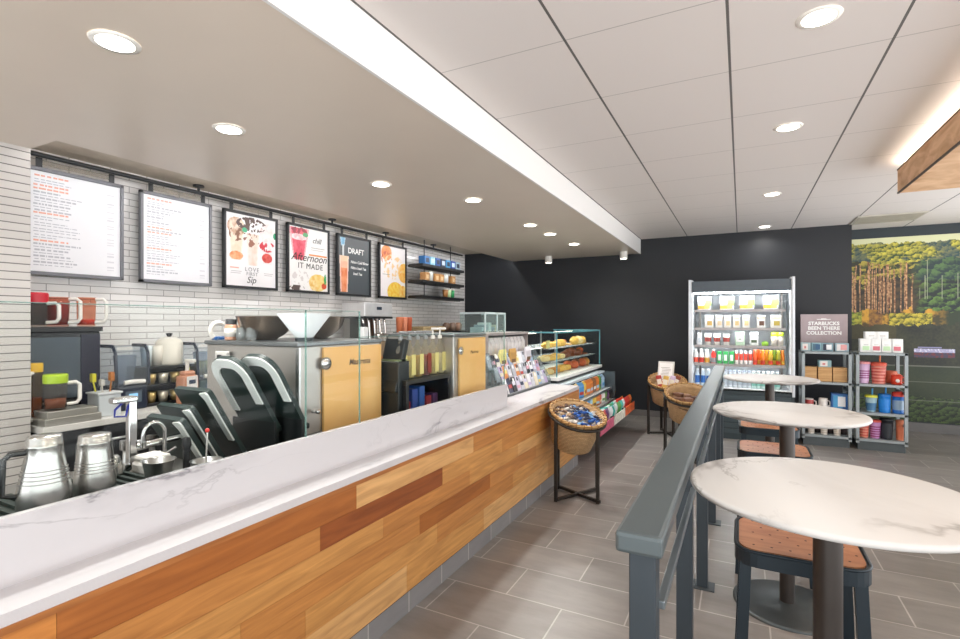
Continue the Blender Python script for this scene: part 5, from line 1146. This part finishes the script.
def mug(r, h, c1, c2=None):
    m_ = MB().lathe([(0, 0), (r * .85, 0), (r, .01), (r, h), (r * .93, h), (r * .88, .012), (0, .012)], seg=20); m_.tube([(r * .95, 0, h * .78), (r * 1.5, 0, h * .72), (r * 1.55, 0, h * .35), (r * .95, 0, h * .22)], .007, 6)
    if c2: m_.cur = 1; m_.lathe([(r + .0012, h * .45), (r + .0012, h * .9)], seg=20)
    return m_, [mat(c1, .3), mat(c2 or c1, .3)]
m_, ms = mug(.05, .115, '#e6e0dc', '#b84a48'); sput('mug', m_, ms, 809, .455, 'white and red mug on the lower mug shelf', 'mug', None, .1)
m_, ms = mug(.048, .13, '#ece8e2'); sput('mug', m_, ms, 823, .455, 'plain white mug on the lower mug shelf', 'mug', None, .1)
m_, ms = mugbox(.17, .20, '#2a62a4', '#4aa0d4', '#eef0f4'); sput('mug_box', m_, ms, 839.5, .455, 'tall bright blue mug box on the lower mug shelf', 'box', None, .06)
def tumbler(r0, r1, h, c1, c2, lid=None, straw=None, lidh=.02, z0=.15, z1=.6, n=0):
    m_ = MB().lathe([(0, 0), (r0, 0), (r0 * 1.02, .006), (r1, h), (0, h)], seg=20); m_.cur = 1
    f = lambda q: r0 + (r1 - r0) * q + .001
    if n: 
        for k in range(n):
            q = z0 + (z1 - z0) * k / n; m_.lathe([(f(q), q * h), (f(q + .5 * (z1 - z0) / n), (q + .5 * (z1 - z0) / n) * h)], seg=20)
    else: m_.lathe([(f(z0), z0 * h), (f(z1), z1 * h)], seg=20)
    m_.cur = 2
    if lid: m_.lathe([(r1 * 1.06, h - .006), (r1 * 1.06, h + lidh * .7), (r1 * .7, h + lidh), (0, h + lidh)], seg=20)
    m_.cur = 3
    if straw: m_.tube([(0.01, 0, h), (.012, 0, h + lidh + .07)], .008, 8)
    return m_, [mat(c1, .3), mat(c2, .35), mat(lid or c1, .35), mat(straw or c1, .35)]
for k, px in enumerate((811, 824, 837)):
    m_, ms = tumbler(.034, .045, .20, '#d9d2c8', '#b9ada0', '#8d8378', None, .02, .1, .8, 6); sput('tumbler', m_, ms, px, .135, 'beige tumbler, %s of three on the bottom mug shelf' % ('left', 'middle', 'right')[k], 'tumbler', 'beige tumblers on the bottom shelf', .06)
for k in range(3):
    m_, ms = tumbler(.034, .045, .19, '#2c2422', '#3a2a2a', '#1d1a1a'); sput('tumbler', m_, ms, 817.5 + k * 13, .135, 'dark tumbler behind the beige ones, %s on the bottom mug shelf' % ('left', 'middle', 'right')[k], 'tumbler', 'dark tumblers on the bottom shelf', .17)
# right unit
for k in range(4):
    w_ = .112; m_ = MB().box(-w_ / 2, w_ / 2, 0, .11, 0, .165, .003); m_.cur = 1; m_.box(-w_ * .3, w_ * .3, -.0015, .001, .025, .075); m_.cur = 2; m_.box(-w_ * .2, w_ * .2, -.0015, .001, .09, .096)
    sput('gift_box', m_, [mat('#eef0ee', .4), mat('#d5727e' if k % 2 else '#bfe0b4', .4), mat('#b9bdb9', .4)], 866 + k * 10.4, 1.18, 'white box with %s print, %s of four on the tumbler shelf top' % ('red' if k % 2 else 'green', ORD[k]), 'box', 'white boxes on the tumbler shelf top')
for k in range(2):
    w_ = .118; m_ = MB().box(-w_ / 2, w_ / 2, 0, .10, 0, .085, .003); m_.cur = 1; m_.box(-w_ * .2, w_ * .25, -.0015, .001, .03, .04)
    sput('gift_box', m_, [mat('#f0f2f0', .4), mat('#c9c5c0', .4)], 871.2 + k * 11.2, 1.346, 'white box in the upper layer, %s one, on the tumbler shelf top' % ('left', 'right')[k], 'box', 'white boxes on the tumbler shelf top')
RZ = SHZ
sets = [(863, .80, tumbler(.048, .062, .20, '#d5b4d6', '#8d3a78', '#d98f94', None, .02, .25, .7, 4), 'lilac tumbler with pink lid', 'tumbler'),
        (878.5, .80, tumbler(.056, .066, .185, '#dc8f80', '#b8483c', '#c9543f', '#d9703a', .03, .1, .95, 5), 'salmon plaid tumbler with straw', 'tumbler'),
        (871, .455, tumbler(.04, .056, .165, '#9fc0cc', '#4f7fa8', '#dfe04a', '#3f9ad0', .02, .1, .6, 0), 'pale blue yellow lidded tumbler', 'tumbler'),
        (884.5, .455, tumbler(.05, .055, .185, '#1f80d8', '#2a8ae4', '#1f74c6', '#2f8fd6', .02, .2, .8, 0), 'bright blue tumbler with blue lid', 'tumbler'),
        (898, .455, tumbler(.05, .052, .19, '#2a6fc0', '#8fa9c0', '#cf3a2e', None, .045, .2, .75, 0), 'blue bottle with red lid', 'bottle'),
        (863.5, .135, tumbler(.042, .052, .19, '#dd8d76', '#c9564a', '#e8cfae', None, .015, .1, .9, 5), 'coral striped tumbler', 'tumbler'),
        (875, .135, tumbler(.042, .055, .185, '#c48fc2', '#8d3a6e', '#d0574e', None, .02, .1, .8, 5), 'purple flowered tumbler', 'tumbler'),
        (886.5, .135, tumbler(.05, .060, .215, '#1f2329', '#2a2f36', '#17191d', None, .015, .1, .8, 0), 'tall black tumbler', 'tumbler'),
        (900.5, .135, tumbler(.038, .040, .20, '#e08a68', '#d97a58', '#d5805f', None, .02, .1, .8, 0), 'plain coral bottle', 'bottle')]
for px, z, (m_, ms), lab, ct_ in sets:
    q = 1.22 if z == .80 else 1.1; m_.v = [(x * min(q, 1.15), y * min(q, 1.15), zz * q) for x, y, zz in m_.v]
    sput(ct_, m_, ms, px, z, lab + ' on the %s of the right shelf unit' % {.80: 'upper shelf', .455: 'middle shelf', .135: 'bottom shelf'}[z], ct_, None, .10)
m_, ms = mug(.055, .115, '#cf3a1f'); m_.cur = 1; m_.lathe([(0, 0), (.022, 0), (.022, .002), (0, .002)], seg=10, M=Matrix.Translation((0, -.055, .05)) @ Matrix.Rotation(PI / 2, 4, 'X')); ms = [ms[0], mat('#eee6e0', .4)]
sput('mug', m_, ms, 896.5, .80, 'red mug with white leaf mark on the upper tumbler shelf', 'mug', None, .07)
m_, ms = mug(.06, .15, '#d9785c'); sput('mug', m_, ms, 891, .80, 'tall salmon mug behind the red mug on the tumbler shelf', 'mug', None, .22)
